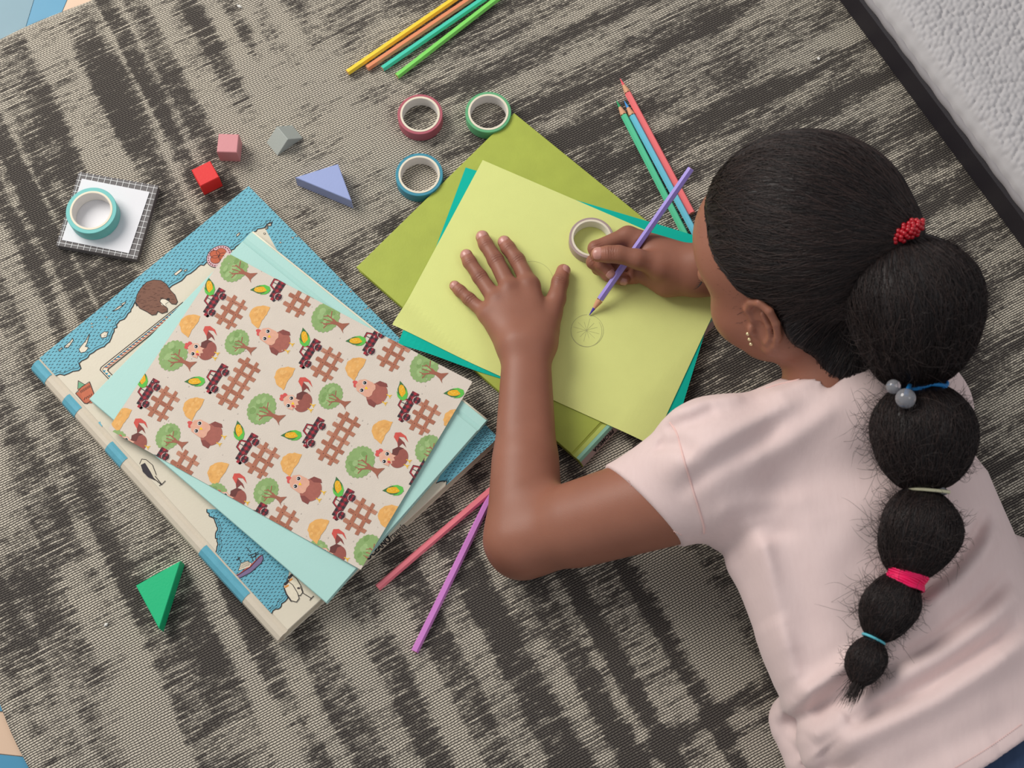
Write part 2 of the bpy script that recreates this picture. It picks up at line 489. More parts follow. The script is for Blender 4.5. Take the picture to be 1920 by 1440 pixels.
class Print:
    """drawing in a plane: polygons and strokes with a colour, in layers; clipped to a rectangle or a convex quad"""
    def __init__(self, origin, ex, ey, clip=None, dz=0.00007, base=0.0002, hfun=None):
        self.o, self.ex, self.ey = np.array(origin, float), np.array(ex, float), np.array(ey, float)
        self.clip = clip; self.dz = dz; self.base = base; self.items = []; self.hfun = hfun
    def loc(self, p):
        d = np.array(p, float)[:2] - self.o[:2]
        return np.array([d @ self.ex[:2], d @ self.ey[:2]])
    def px(self, x, y):                      # picture position -> position on the sheet
        return self.loc(W(x, y, self.o[2]))
    def poly(self, pts, col, layer=0):
        pts = [np.array(p, float) for p in pts]
        if self.clip is not None:
            pts = self._clip(pts)
        if len(pts) >= 3: self.items.append((pts, col, layer + (len(self.items) % 19) / 20.0))
    def _clip(self, pts):
        c = self.clip
        for i in range(len(c)):
            a, b = np.array(c[i]), np.array(c[(i + 1) % len(c)])
            n = np.array([-(b - a)[1], (b - a)[0]])
            out = []
            for k in range(len(pts)):
                p, q = pts[k], pts[(k + 1) % len(pts)]
                dp, dq = (p - a) @ n, (q - a) @ n
                if dp >= 0: out.append(p)
                if (dp >= 0) != (dq >= 0): out.append(p + (q - p) * (dp / (dp - dq)))
            pts = out
            if len(pts) < 3: return []
        return pts
    def stroke(self, pts, w, col, layer=1, closed=False):
        pts = [np.array(p, float) for p in pts]
        if closed: pts = pts + [pts[0]]
        for k in range(len(pts) - 1):
            a, b = pts[k], pts[k + 1]
            L = np.linalg.norm(b - a)
            if L < 1e-7: continue
            t = (b - a) / L; n = np.array([-t[1], t[0]]) * w / 2
            e = t * w * 0.3
            self.poly([a - e - n, b + e - n, b + e + n, a - e + n], col, layer)
    def build(self, name, mat, parent):
        V, T, C = [], [], []
        for pts, col, layer in self.items:
            a = sum(pts[i][0] * pts[(i + 1) % len(pts)][1] - pts[(i + 1) % len(pts)][0] * pts[i][1] for i in range(len(pts)))
            if abs(a) < 1e-12: continue
            if a < 0: pts = pts[::-1]
            b = len(V)
            for p in pts:
                w = self.o + self.ex * p[0] + self.ey * p[1]
                h = self.hfun(p[0], p[1]) if self.hfun else 0.0
                V.append((w[0], w[1], w[2] + h + self.base + self.dz * layer)); C.append(col)
            if len(pts) <= 4 and all((np.cross(pts[(i + 1) % len(pts)] - pts[i], pts[(i + 2) % len(pts)] - pts[(i + 1) % len(pts)]) >= 0) for i in range(len(pts))):
                tris = [(0, i, i + 1) for i in range(1, len(pts) - 1)]
            else:
                tris = tessellate_polygon([[Vector((p[0], p[1], 0)) for p in pts]])
            for t in tris:
                p0, p1, p2 = (pts[i] for i in t)
                if np.cross(p1 - p0, p2 - p0) < 0: t = (t[0], t[2], t[1])
                T.append((b + t[0], b + t[1], b + t[2]))
        V = np.array(V)
        if parent is not None: V = V - wloc(parent)
        me = mesh_from(name, V, T)
        at = me.attributes.new('Col', 'FLOAT_COLOR', 'POINT')
        at.data.foreach_set('color', np.array(C, dtype=np.float32).ravel())
        return link(name, me, mat, parent)

def blob(cx, cy, rx, ry, n=28, bumps=0, amp=0.0, rot=0.0, seed=0):
    r = random.Random(seed); ph = r.random() * 6.28
    out = []
    for i in range(n):
        a = 2 * math.pi * i / n
        k = 1 + amp * (abs(math.sin(a * bumps / 2 + ph)) - 0.5) if bumps else 1.0
        x, y = rx * k * math.cos(a), ry * k * math.sin(a)
        out.append((cx + x * math.cos(rot) - y * math.sin(rot), cy + x * math.sin(rot) + y * math.cos(rot)))
    return out

ink_mat = simple('printed_ink', None, 0.62, 0.16, 260, 0.10, 700, spec=0.3, attr='Col')
INK = srgb(38, 30, 32)

def sheet_frame(c0, c1, c2, z):
    """c0 corner, c1 along the first edge, c2 along the second (pixels); returns origin, ex, ey, lengths"""
    a, b, c = W(*c0, z), W(*c1, z), W(*c2, z)
    ex = unit(b - a); d = c - a
    ey = unit(d - ex * (d @ ex))
    return a, ex, ey, np.linalg.norm(b - a), d @ ey

def corners(o, ex, ey, lx, ly, m=0.0):
    return [(o + ex * x + ey * y)[:2] for x, y in ((-m, -m), (lx + m, -m), (lx + m, ly + m), (-m, ly + m))]

# ------------------------------------------------------------------ big illustrated atlas (bottom of the left pile)
ZA = 0.021
Ao, Aex, Aey, ALx, ALy = sheet_frame((60, 683), (524, 1196), (474, 357), ZA)      # ex along the spine, ey across the cover
atlas = empty('picture_atlas', tuple(np.array([*(Ao + Aex * ALx / 2 + Aey * ALy / 2)[:2], 0.0])),
              'large hardcover picture atlas with a blue and cream illustrated map cover', 'book')
cream = simple('atlas_cream_cover', srgb(214, 205, 185), 0.5, 0.06, 25, 0.12, 500)
page_mat = simple('page_edges', srgb(196, 182, 150), 0.85, 0.10, 120, 0.2, 900)
spine_c = simple('atlas_spine', srgb(212, 201, 182), 0.55, 0.10, 40, 0.15, 300)
S0 = 0.010
def arect(x0, x1, y0, y1): return [(Ao + Aex * x + Aey * y)[:2] for x, y in ((x0, y0), (x1, y0), (x1, y1), (x0, y1))]
add_prism('back_cover', arect(0, ALx, 0, ALy), 0.0010, 0.0040, cream, atlas, 0.0006, atlas.location)
def pages(name, n, rect, z0, z1, parent, mat):
    """page block with a fluted fore edge: stacked thin leaves bundles, joined as one part"""
    parts = []
    for i in range(n):
        a, b = z0 + (z1 - z0) * i / n, z0 + (z1 - z0) * (i + 1) / n - 0.0002
        o = 0.0006 * (i % 2)
        parts.append(prism(rect(o), a, b))
    V, Fc = merge(*parts)
    return link(name, mesh_from(name, np.array(V) - np.array(parent.location), Fc), mat, parent)
pages('page_block', 9, lambda o: arect(0.003 + o, ALx - 0.004 - o, 0.004, ALy - 0.004 - o), 0.0042, ZA - 0.0032, atlas, page_mat)
fc = add_prism('front_cover', arect(0, ALx, S0, ALy), ZA - 0.0030, ZA, cream, atlas, 0.0006, atlas.location)
# rounded spine with a hinge groove
prof = [(S0 + .0005, ZA - .0004), (S0 - .002, ZA - .0016), (0.005, ZA - .0003), (0.001, ZA - .0014), (-0.003, ZA - .005), (-0.0042, ZA / 2), (-0.003, .005), (0.001, .0012),
        (0.003, .0040), (-0.0005, .007), (-0.0018, ZA / 2), (-0.0005, ZA - .007), (0.003, ZA - .0040), (S0 + .0005, ZA - .0034)]
def spine_mesh(o, ex, ey, prof, x0, x1, loc, n=2):
    V, Fc = [], []; m = len(prof)
    for i in range(n):
        x = x0 + (x1 - x0) * i / (n - 1)
        for y, z in prof:
            p = o + ex * x + ey * y; V.append((p[0], p[1], z))
    for i in range(n - 1):
        for k in range(m):
            l = (k + 1) % m; Fc.append((i * m + k, i * m + l, (i + 1) * m + l, (i + 1) * m + k))
    Fc.append(tuple(range(m))); Fc.append(tuple((n - 1) * m + k for k in range(m))[::-1])
    return mesh_from('spine', np.array(V) - np.array(loc), Fc)
link('spine', spine_mesh(Ao, Aex, Aey, prof, 0, ALx, atlas.location), spine_c, atlas)

SEA = srgb(108, 176, 194); SEA2 = srgb(102, 170, 188)
ap = Print([*Ao[:2], ZA], Aex, Aey, clip=[(0, S0 - .0005), (ALx, S0 - .0005), (ALx, ALy), (0, ALy)])
cxa = lambda pts: [ap.px(x, y) for x, y in pts]
def wiggle(pts, amp, n, seed, closed=False):
    r = random.Random(seed); out = []
    pts = [np.array(p, float) for p in pts]
    seq = pts + ([pts[0]] if closed else [])
    for k in range(len(seq) - 1):
        for i in range(n):
            t = i / n; p = seq[k] * (1 - t) + seq[k + 1] * t
            out.append(p + np.array([r.uniform(-amp, amp), r.uniform(-amp, amp)]) * (0 if i == 0 else 1))
    if not closed: out.append(seq[-1])
    return out
# coast lines (from the photograph): northern sea along the upper edge
coastN = [(82, 716), (98, 707), (130, 700), (152, 691), (148, 682), (168, 665), (196, 650), (206, 640), (214, 622), (222, 605), (240, 588),
          (252, 568), (262, 575), (300, 540), (318, 540), (345, 522), (372, 500), (395, 492), (430, 470), (446, 460), (470, 440), (480, 434), (500, 422), (510, 416), (506, 424), (498, 430)]
cn = wiggle(coastN, 2.3, 4, 4)
seaN = [tuple(p) for p in cn] + [(520, 470), (600, 545), (700, 660), (800, 790), (980, 900), (1000, 700), (520, 300), (440, 330), (20, 660), (40, 700), (62, 716)]
ap.poly(cxa(seaN), SEA, 0)
ap.stroke(cxa(cn), 0.0009, INK, 2)
ap.stroke(cxa([(x - 2.5, y - 4) for x, y in cn]), 0.0004, INK, 2)
# land east of the mint book on the far side
coastS = [(388, 955), (392, 967), (402, 974), (408, 990), (404, 1005), (408, 1018), (405, 1035), (400, 1043), (390, 1054), (385, 1058), (376, 1055), (366, 1040)]
cs = wiggle(coastS, 1.6, 4, 9)
seaS = [tuple(p) for p in cs] + [(340, 1020), (430, 1145), (478, 1172), (500, 1172)]
coastT = [(475, 1178), (498, 1166), (505, 1155), (512, 1145), (525, 1140), (528, 1132), (538, 1124), (545, 1118), (556, 1100), (540, 1085)]
ct = wiggle(coastT, 1.5, 3, 3)
seaS = [tuple(p) for p in cs] + [(430, 1122), (474, 1178)] + [tuple(p) for p in ct[1:]] + [(545, 1050), (470, 1000), (410, 955)]
ap.poly(cxa(seaS), SEA2, 0)
ap.stroke(cxa(cs), 0.0009, INK, 2); ap.stroke(cxa(ct), 0.0009, INK, 2)
for k in (4, 8):
    ap.stroke(cxa([(x + k, y + k * .2) for x, y in cs[4:]]), 0.0003, INK, 2)
    ap.stroke(cxa([(x - k, y - k * .5) for x, y in ct]), 0.0003, INK, 2)
# small seas at the spine side
ap.poly(cxa(wiggle([(100, 727), (110, 735), (113, 748), (126, 736), (131, 732), (128, 745), (120, 752), (124, 763), (112, 770), (98, 748)], 1, 2, 2, True)), SEA, 0)
ap.poly(cxa(wiggle([(180, 795), (188, 790), (192, 798), (186, 803)], 1, 2, 3, True)), SEA, 0)
e1 = wiggle([(160, 810), (172, 808), (186, 815), (204, 823), (197, 832), (196, 845), (180, 835)], 1, 3, 5, True)
ap.poly(cxa(e1), SEA, 0); ap.stroke(cxa(e1), .0006, INK, 2, True)
# bottom right: sea with a fjord
fj = [(818, 906), (826, 903), (838, 902), (836, 912), (828, 922), (817, 930), (815, 938), (806, 946), (805, 953), (810, 953), (818, 944), (830, 931), (842, 927), (852, 916), (858, 918), (858, 924), (846, 936)]
seaR = fj + [(862, 925), (990, 830), (930, 760), (860, 830), (832, 880)]
ap.poly(cxa(seaR), SEA2, 0); ap.stroke(cxa(fj), .0008, INK, 2)
ap.stroke(cxa([(x + 3, y - 2) for x, y in fj[:8]]), .0003, INK, 2)
# islands
CR_ = srgb(226, 216, 196)
for pts in ([(120, 652), (132, 640), (136, 634), (138, 638), (128, 652)], [(110, 657), (116, 651), (117, 653), (111, 659)], [(148, 655), (160, 640), (166, 629), (168, 626), (164, 642), (160, 650), (166, 652), (160, 660), (152, 662)],
            [(188, 628), (196, 622), (203, 622), (200, 632), (190, 634)], [(212, 584), (224, 574), (232, 572), (222, 580)], [(326, 514), (340, 504), (342, 507), (330, 517)], [(443, 441), (449, 436), (451, 438), (445, 444)],
            [(345, 508), (350, 505), (351, 507), (346, 510)], [(228, 570), (236, 566), (235, 569), (229, 573)]):
    w_ = wiggle(pts, .8, 2, 6, True); ap.poly(cxa(w_), CR_, 2); ap.stroke(cxa(w_), .0006, INK, 3, True)
for x, y in ((172, 607), (173, 613), (200, 595), (206, 601), (526, 455), (549, 446), (556, 443), (637, 526), (640, 534), (658, 547), (685, 580), (690, 578), (717, 606), (496, 438)):
    ap.poly(cxa(blob(x, y, 2.2, 1.8, 10)), INK, 2); ap.poly(cxa(blob(x, y, 1.3, 1.1, 8)), CR_, 3)
# dashes that fill the seas
def inside(p, poly):
    x, y = p; c = False; j = len(poly) - 1
    for i in range(len(poly)):
        if (poly[i][1] > y) != (poly[j][1] > y) and x < (poly[j][0] - poly[i][0]) * (y - poly[i][1]) / (poly[j][1] - poly[i][1]) + poly[i][0]: c = not c
        j = i
    return c
dr = random.Random(2)
for poly in (seaN, seaS, seaR):
    xs = [p[0] for p in poly]; ys = [p[1] for p in poly]
    y = min(ys); k = 0
    while y < max(ys):
        x = min(xs) + (k % 2) * 3.5
        while x < max(xs):
            q = (x + dr.uniform(-1, 1), y + dr.uniform(-.8, .8))
            if 0 < q[0] < 930 and inside((q[0] + 3.5, q[1] + 4.5), poly) and inside((q[0] - 3.5, q[1] - 4), poly):
                ap.stroke(cxa([(q[0] - 1.5, q[1] + 1.0), (q[0] + 1.5, q[1] - 1.0)]), .00048, INK, 2)
            x += 7.2
        y += 6.0; k += 1
# bear
BR = srgb(122, 84, 68); BR2 = srgb(92, 60, 50)
bear = [(254, 566), (257, 553), (264, 541), (275, 529), (288, 525), (302, 526), (312, 533), (320, 545), (328, 553), (333, 566), (330, 571), (322, 570), (314, 562), (302, 560), (300, 566), (306, 572), (314, 578), (314, 585), (304, 588), (296, 584), (293, 590), (285, 591), (276, 585), (262, 578)]
ap.poly(cxa(bear), BR, 3); ap.stroke(cxa(bear), .0006, INK, 4, True)
ap.poly(cxa([(300, 563), (308, 560), (316, 566), (310, 570), (312, 575), (303, 572)]), CR_, 4); ap.poly(cxa(blob(315.5, 561.5, 3.4, 2.4, 10)), INK, 5)
for k in range(90):
    x, y = dr.uniform(258, 326), dr.uniform(529, 588)
    if inside((x + 3, y), bear) and inside((x - 3, y), bear): ap.stroke(cxa([(x - 2.5, y + dr.uniform(-1, 1.6)), (x + 2.5, y)]), .00032, BR2, 5)
# plate of cookies
ap.poly(cxa(blob(411, 481, 25, 19, 30, rot=-.55)), srgb(214, 176, 182), 3); ap.stroke(cxa(blob(411, 481, 25, 19, 30, rot=-.55)), .0006, INK, 4, True)
for k in range(26):
    a = 6.283 * k / 26; ap.poly(cxa(blob(411 + 21.5 * math.cos(a) * .85 + 16.5 * math.sin(a) * .52, 481 + 16.5 * math.sin(a) * .85 - 21.5 * math.cos(a) * .52, 1.4, 1.4, 6)), srgb(120, 50, 60), 4)
for x, y in ((404, 487), (415, 473), (419, 482), (403, 477)):
    ap.poly(cxa(blob(x, y, 9.5, 7.5, 16)), srgb(190, 96, 66), 4); ap.stroke(cxa(blob(x, y, 9.5, 7.5, 16)), .0004, INK, 5, True)
# ornamental border strip
bl = [(343, 567), (190, 689), (188, 694), (206, 713)]
def offset_line(pts, d):
    out = []
    for i, p in enumerate(pts):
        a = np.array(pts[max(0, i - 1)], float); b = np.array(pts[min(len(pts) - 1, i + 1)], float)
        t = unit(b - a); out.append(tuple(np.array(p, float) + d * np.array([-t[1], t[0]])))
    return out
outer, inner = bl, [(350, 573), (203, 692), (202, 695), (214, 707)]
ap.poly(cxa(outer + inner[::-1]), srgb(232, 216, 190), 3)
for ln, w_ in ((outer, .0008), ([(345, 569), (194, 690), (192.5, 694), (208, 711)], .0004), (inner, .0008)): ap.stroke(cxa(ln), w_, INK, 5)
for k in range(26):
    t = k / 26; p = np.array([343, 569]) * (1 - t) + np.array([193.5, 690]) * t; q = np.array([348.5, 572]) * (1 - t) + np.array([201, 691.5]) * t
    d = (np.array([193.5, 690]) - np.array([343, 569])) / 26
    ap.poly(cxa([p, p + d * .9, q + d * .45]), srgb(40, 150, 185), 4); ap.poly(cxa([q - d * .1, q + d * .8, p + d * .9]), srgb(170, 90, 70), 4)
for k in range(4):
    p = np.array([192, 695]) + k * np.array([4.6, 4.6]); ap.poly(cxa([p, p + (3.6, 4), p + (7, -.5)]), srgb(40, 150, 185), 4)
# town hall
ap.poly(cxa([(142, 738), (160, 728), (172, 737), (179, 748), (172, 756), (162, 756), (158, 756), (152, 748)]), srgb(186, 100, 72), 3)
ap.stroke(cxa([(142, 738), (158, 756), (163, 757), (179, 746), (168, 716), (153, 726), (142, 738)]), .0006, INK, 5)
ap.poly(cxa([(146, 730), (169, 717), (179, 746), (163, 757)]), srgb(196, 108, 78), 4)
ap.poly(cxa([(146, 730), (147, 716), (160, 722)]), srgb(110, 168, 130), 5); ap.stroke(cxa([(146, 730), (147, 714), (160, 722)]), .0005, INK, 6)
for k in range(10): ap.stroke(cxa([(151 + 2.6 * k * .8, 733 - k * 1.3), (152.5 + 2.6 * k * .8, 737 - k * 1.3)]), .0005, INK, 6)
for k in range(4): ap.stroke(cxa([(158 + 4 * k, 750 - 2 * k), (160 + 4 * k, 745 - 2 * k)]), .0005, INK, 6)
# stork
ap.poly(cxa([(262, 870), (266, 861), (274, 862), (286, 872), (292, 888), (297, 902), (288, 900), (272, 890), (265, 880)]), srgb(214, 204, 182), 3)
ap.poly(cxa([(264, 872), (272, 868), (282, 884), (291, 901), (278, 895), (268, 885)]), srgb(52, 46, 52), 4)
ap.stroke(cxa([(262, 870), (266, 861), (274, 862), (286, 872), (293, 890)]), .0006, INK, 5)
ap.stroke(cxa([(291, 893), (303, 908), (299, 911)]), .0007, INK, 5); ap.stroke(cxa([(287, 896), (303, 909), (310, 902)]), .0007, INK, 5)
ap.stroke(cxa([(216, 852), (221, 858), (225, 858)]), .0006, INK, 5)
# ship
hull = [(432, 1083), (447, 1078), (470, 1063), (488, 1043), (492, 1040), (494, 1048), (490, 1056), (470, 1074), (450, 1084)]
ap.poly(cxa(hull), srgb(120, 104, 140), 3); ap.stroke(cxa(hull), .0006, INK, 5, True)
ap.stroke(cxa([(433, 1082.5), (448, 1077), (470, 1061), (489, 1042)]), .0011, srgb(196, 70, 56), 4)
ap.poly(cxa([(447, 1070), (452, 1056), (464, 1052), (472, 1056), (468, 1063)]), srgb(224, 212, 188), 4); ap.stroke(cxa([(447, 1070), (452, 1056), (464, 1052), (472, 1056)]), .0005, INK, 5)
for k in range(4): ap.stroke(cxa([(450 + k * 1.2, 1066 - 3 * k), (468 + k * .6, 1060 - 2 * k)]), .0003, INK, 5)
for a, b in (((452, 1055), (446, 1044)), ((443, 1050), (450, 1046)), ((475, 1052), (470, 1040)), ((466, 1042), (484, 1036)), ((472, 1046), (486, 1038)), ((470, 1036), (462, 1026)), ((480, 1050), (479, 1036))): ap.stroke(cxa([a, b]), .0006, INK, 5)
# penguins
for ox, oy in ((7, -12), (0, 0)):
    body = [(533 + ox, 1094 + oy), (540 + ox, 1090 + oy), (549 + ox, 1097 + oy), (558 + ox, 1112 + oy), (561 + ox, 1122 + oy), (556 + ox, 1129 + oy), (545 + ox, 1126 + oy), (536 + ox, 1112 + oy), (532 + ox, 1102 + oy)]
    ap.poly(cxa(body), srgb(222, 212, 190), 4 + (oy == 0) * 3); ap.stroke(cxa(body), .0006, INK, 5 + (oy == 0) * 3, True)
    ap.poly(cxa([(532 + ox, 1097 + oy), (537 + ox, 1090 + oy), (543 + ox, 1086 + oy), (541 + ox, 1093 + oy), (536 + ox, 1098 + oy)]), srgb(48, 42, 46), 6 + (oy == 0) * 3)
    ap.poly(cxa([(533 + ox, 1100 + oy), (541 + ox, 1096 + oy), (542 + ox, 1099 + oy), (535 + ox, 1103 + oy)]), srgb(214, 140, 62), 6 + (oy == 0) * 3)
    ap.stroke(cxa([(533 + ox, 1103 + oy), (537 + ox, 1114 + oy), (546 + ox, 1127 + oy)]), .0013, srgb(48, 42, 46), 6 + (oy == 0) * 3)
ap.stroke(cxa([(563, 1100), (568, 1112), (584, 1122), (581, 1126)]), .0006, INK, 5); ap.stroke(cxa([(582, 1124), (588, 1118)]), .0008, INK, 5)
ap.poly(cxa(blob(560, 1103, 3, 1.8, 10)), srgb(70, 60, 60), 8)
ap.build('map_print', ink_mat, fc)
# print that wraps onto the spine
sea_m = simple('atlas_spine_sea', srgb(98, 170, 190), 0.55, 0.14, 130, 0.12, 400)
for a, b in ((0.0, .022), (.050, .070), (.118, .142), (.262, ALx - .052)):
    V = []; Fc = []; prs = [(S0 - .0022, ZA - .00135), (0.005, ZA - .0000), (0.001, ZA - .0011), (-0.0032, ZA - .0048), (-0.0045, ZA / 2), (-0.0033, .0048)]
    for x in (a + .0002, b):
        for y, z in prs:
            p = Ao + Aex * x + Aey * y; V.append((p[0], p[1], z + .00015))
    for k in range(len(prs) - 1): Fc.append((k, k + 1, len(prs) + k + 1, len(prs) + k))
    link('spine_print', mesh_from('spine_print', np.array(V) - np.array(atlas.location), Fc), sea_m, atlas)

def text_mesh(txt, size, bold=0.0, extrude=0.0):
    cu = bpy.data.curves.new('lettering', 'FONT'); cu.body = txt; cu.size = size; cu.offset = bold; cu.extrude = extrude
    ob = bpy.data.objects.new('lettering', cu); COL.objects.link(ob)
    dg = bpy.context.evaluated_depsgraph_get()
    me = bpy.data.meshes.new_from_object(ob.evaluated_get(dg))
    bpy.data.objects.remove(ob); bpy.data.curves.remove(cu)
    return me
def lettering(txt, size, bold, origin, right, up, parent, mat, sx=1.0, name='lettering'):
    """letters lying in the plane spanned by right and up"""
    me = text_mesh(txt, size, bold)
    n = len(me.vertices); co = np.zeros(n * 3, np.float32); me.vertices.foreach_get('co', co); co = co.reshape(-1, 3)
    w = np.array(origin) + np.outer(co[:, 0] * sx, right) + np.outer(co[:, 1], up)
    me.vertices.foreach_set('co', (w - wloc(parent)).astype(np.float32).ravel()); me.update()
    me.materials.clear()
    return link(name, me, mat, parent)
ink_black = simple('black_ink', srgb(34, 30, 32), 0.6, 0.1, 200)
tx = -Aex * 0 + Aey; tu = -Aex
z_ = ZA + .0004
o_ = W(729, 1017, z_); o_[2] = z_
rt = unit(W(765, 986, z_) - W(729, 1017, z_)); lu = np.array([-rt[1], rt[0], 0])
lettering('Travesía', 0.0085, 0.00012, o_, rt, lu, atlas, ink_black, 0.80)
lettering('OCÉANO', 0.0088, 0.0004, o_ - rt * 0.0265, rt, lu, atlas, ink_black, 0.80)

# ------------------------------------------------------------------ mint hardcover on the atlas
ZM = 0.0305
Mo, Mex, Mey, MLx, MLy = sheet_frame((167, 748), (612, 1130), (480, 436), ZM)
mint = empty('mint_book', tuple(np.array([*(Mo + Mex * MLx / 2 + Mey * MLy / 2)[:2], ZA])),
             'thin pale mint hardcover book lying on the picture atlas', 'book')
mint_m = simple('mint_cloth', srgb(172, 214, 206), 0.5, 0.04, 30, 0.08, 600)
mint_edge = simple('mint_worn_edge', srgb(226, 220, 198), 0.7, 0.10, 80)
def mrect(x0, x1, y0, y1): return [(Mo + Mex * x + Mey * y)[:2] for x, y in ((x0, y0), (x1, y0), (x1, y1), (x0, y1))]
ZB = ZA + 0.0012
add_prism('back_cover', mrect(0, MLx, 0, MLy), ZB, ZB + .0022, mint_m, mint, 0.0005, mint.location)
pages('page_block', 4, lambda o: mrect(0.003 + o, MLx - .003 - o, .003 + o, MLy - .004), ZB + .0023, ZM - .0023, mint, page_mat)
HG = 0.016
mc = add_prism('front_cover', mrect(0, MLx, 0, MLy - HG), ZM - .0022, ZM, mint_m, mint, 0.0005, mint.location)
pr2 = [(MLy - HG - .0005, ZM - .0003), (MLy - HG + .002, ZM - .0013), (MLy - HG + .005, ZM - .0001), (MLy - .003, ZM), (MLy - .0008, ZM - .0012), (MLy - .0002, (ZM + ZB) / 2), (MLy - .0010, ZB + .0024),
       (MLy - .0035, ZB + .0026), (MLy - .003, ZM - .0026), (MLy - HG - .0005, ZM - .0020)]
link('spine', spine_mesh(Mo, Mex, Mey, pr2[::-1], 0, MLx, mint.location), mint_m, mint)
V, Fc = tube([Mo + Mex * x + Mey * (MLy - .0016) + np.array([0, 0, -.0006]) for x in np.linspace(.001, MLx - .001, 12)], 0.0011, 6)
link('worn_edge', mesh_from('worn_edge', np.array(V) - np.array(mint.location), Fc, True), mint_edge, mint)

# ------------------------------------------------------------------ farm-print sheet on the mint book
ZS = ZM + 0.0009
Fo, Fex, Fey, FLx, FLy = sheet_frame((424, 473), (886, 717), (197, 801), ZS)
FLy = 0.2155
sheet_z = lambda x, y: 0.0022 * (max(0.0, x - FLx * .55) / (FLx * .45)) ** 2
farm = empty('patterned_sheet', tuple(np.array([*(Fo + Fex * FLx / 2 + Fey * FLy / 2)[:2], ZS])),
             'cream sheet of scrapbook paper printed with hens, trees, trucks and fences', 'paper')
def sheet_mesh(o, ex, ey, lx, ly, hf, loc, nx=40, ny=30, th=0.0003, name='sheet', warp=None):
    V, Fc = [], []
    for s in (0, 1):
        for i in range(nx + 1):
            for j in range(ny + 1):
                x, y = lx * i / nx, ly * j / ny
                if warp: x, y = warp(x, y)
                p = o + ex * x + ey * y
                V.append((p[0], p[1], p[2] + hf(x, y) - s * th))
    m = (nx + 1) * (ny + 1); I = lambda i, j, s: s * m + i * (ny + 1) + j
    flip = np.cross(ex, ey)[2] < 0
    for i in range(nx):
        for j in range(ny):
            q = (I(i, j, 0), I(i + 1, j, 0), I(i + 1, j + 1, 0), I(i, j + 1, 0)); r = (I(i, j, 1), I(i, j + 1, 1), I(i + 1, j + 1, 1), I(i + 1, j, 1))
            Fc += [q[::-1], r[::-1]] if flip else [q, r]
    per = [(i, 0) for i in range(nx)] + [(nx, j) for j in range(ny)] + [(nx - i, ny) for i in range(nx)] + [(0, ny - j) for j in range(ny)]
    for k in range(len(per)):
        a, b = per[k], per[(k + 1) % len(per)]
        q = (I(*a, 0), I(*a, 1), I(*b, 1), I(*b, 0)); Fc.append(q[::-1] if flip else q)
    return mesh_from(name, np.array(V) - np.array(loc), Fc, False)
farm_paper = simple('speckled_cream_paper', srgb(214, 203, 190), 0.8, 0.05, 70, 0.25, 900, spec=0.2)
fs = link('sheet', sheet_mesh(Fo, Fex, Fey, FLx, FLy, sheet_z, farm.location), farm_paper, farm)
# print coordinates: x along Fex, y along Fey -> ccw needs the flipped frame, so use right = -Fey, up = -Fex
fo2 = Fo + Fey * FLy + Fex * FLx
fp = Print([*fo2[:2], ZS], -Fey, -Fex, clip=[(0, 0), (FLy, 0), (FLy, FLx), (0, FLx)], base=0.00025, dz=.00006, hfun=lambda a, b: sheet_z(FLx - b, FLy - a))
K = 0.86 / 1905.0                                   # motif units (about one picture pixel) in metres
mr_ = random.Random(5)
def place(cx, cy):
    c = fp.px(cx, cy)
    return lambda pts: [c + np.array(p) * K for p in pts]
def tree(cx, cy, s=1.0, seed=0):
    f = place(cx, cy); r = random.Random(seed)
    sc = lambda pts: f([(x * s, y * s) for x, y in pts])
    G1, G2, G3 = srgb(138, 168, 106), srgb(154, 182, 122), srgb(124, 156, 92)
    fp.poly(sc(blob(0, 13, 36, 30, 66, 20, .10, 0.10, seed)), G1, 0)
    for k in range(10):
        fp.poly(sc(blob(r.uniform(-22, 22), r.uniform(0, 30), r.uniform(5, 9), r.uniform(4, 7), 14, 7, .1, 0, k)), (G2, G3)[k % 3 == 0], 1)
    T = srgb(158, 96, 76)
    fp.poly(sc([(-14, -41), (-8, -36), (-3, -36), (14, -41), (5, -27), (3, -14), (6, -4), (2, -2), (-2, -8), (-5, -2), (-7, -8), (-4, -18), (-7, -30)]), T, 2)
    for a, b, w_ in (((-5, -8), (-16, 8), 3.2), ((-11, 1), (-24, 4), 2.2), ((3, -6), (6, 12), 2.8), ((5, 2), (19, 8), 2.2), ((-2, -6), (-6, 14), 2.2), ((-14, 4), (-15, 16), 1.6), ((6, 8), (0, 18), 1.6)):
        fp.stroke(sc([a, b]), w_ * K * s, T, 2)
def hay(cx, cy):
    f = place(cx, cy)
    fp.poly(f(wiggle([(-28, -18), (-24, 2), (-12, 16), (2, 19), (14, 14), (24, 2), (28, -14), (10, -17), (-8, -15)], 1.0, 3, int(cx), True)), srgb(226, 170, 96), 0)
    r = random.Random(int(cx + cy))
    for k in range(12): 
        x, y = r.uniform(-18, 18), r.uniform(-12, 10)
        fp.poly(f(blob(x, y, r.uniform(3, 6), r.uniform(2, 4), 9)), (srgb(231, 179, 108), srgb(219, 162, 90))[k % 2], 1)
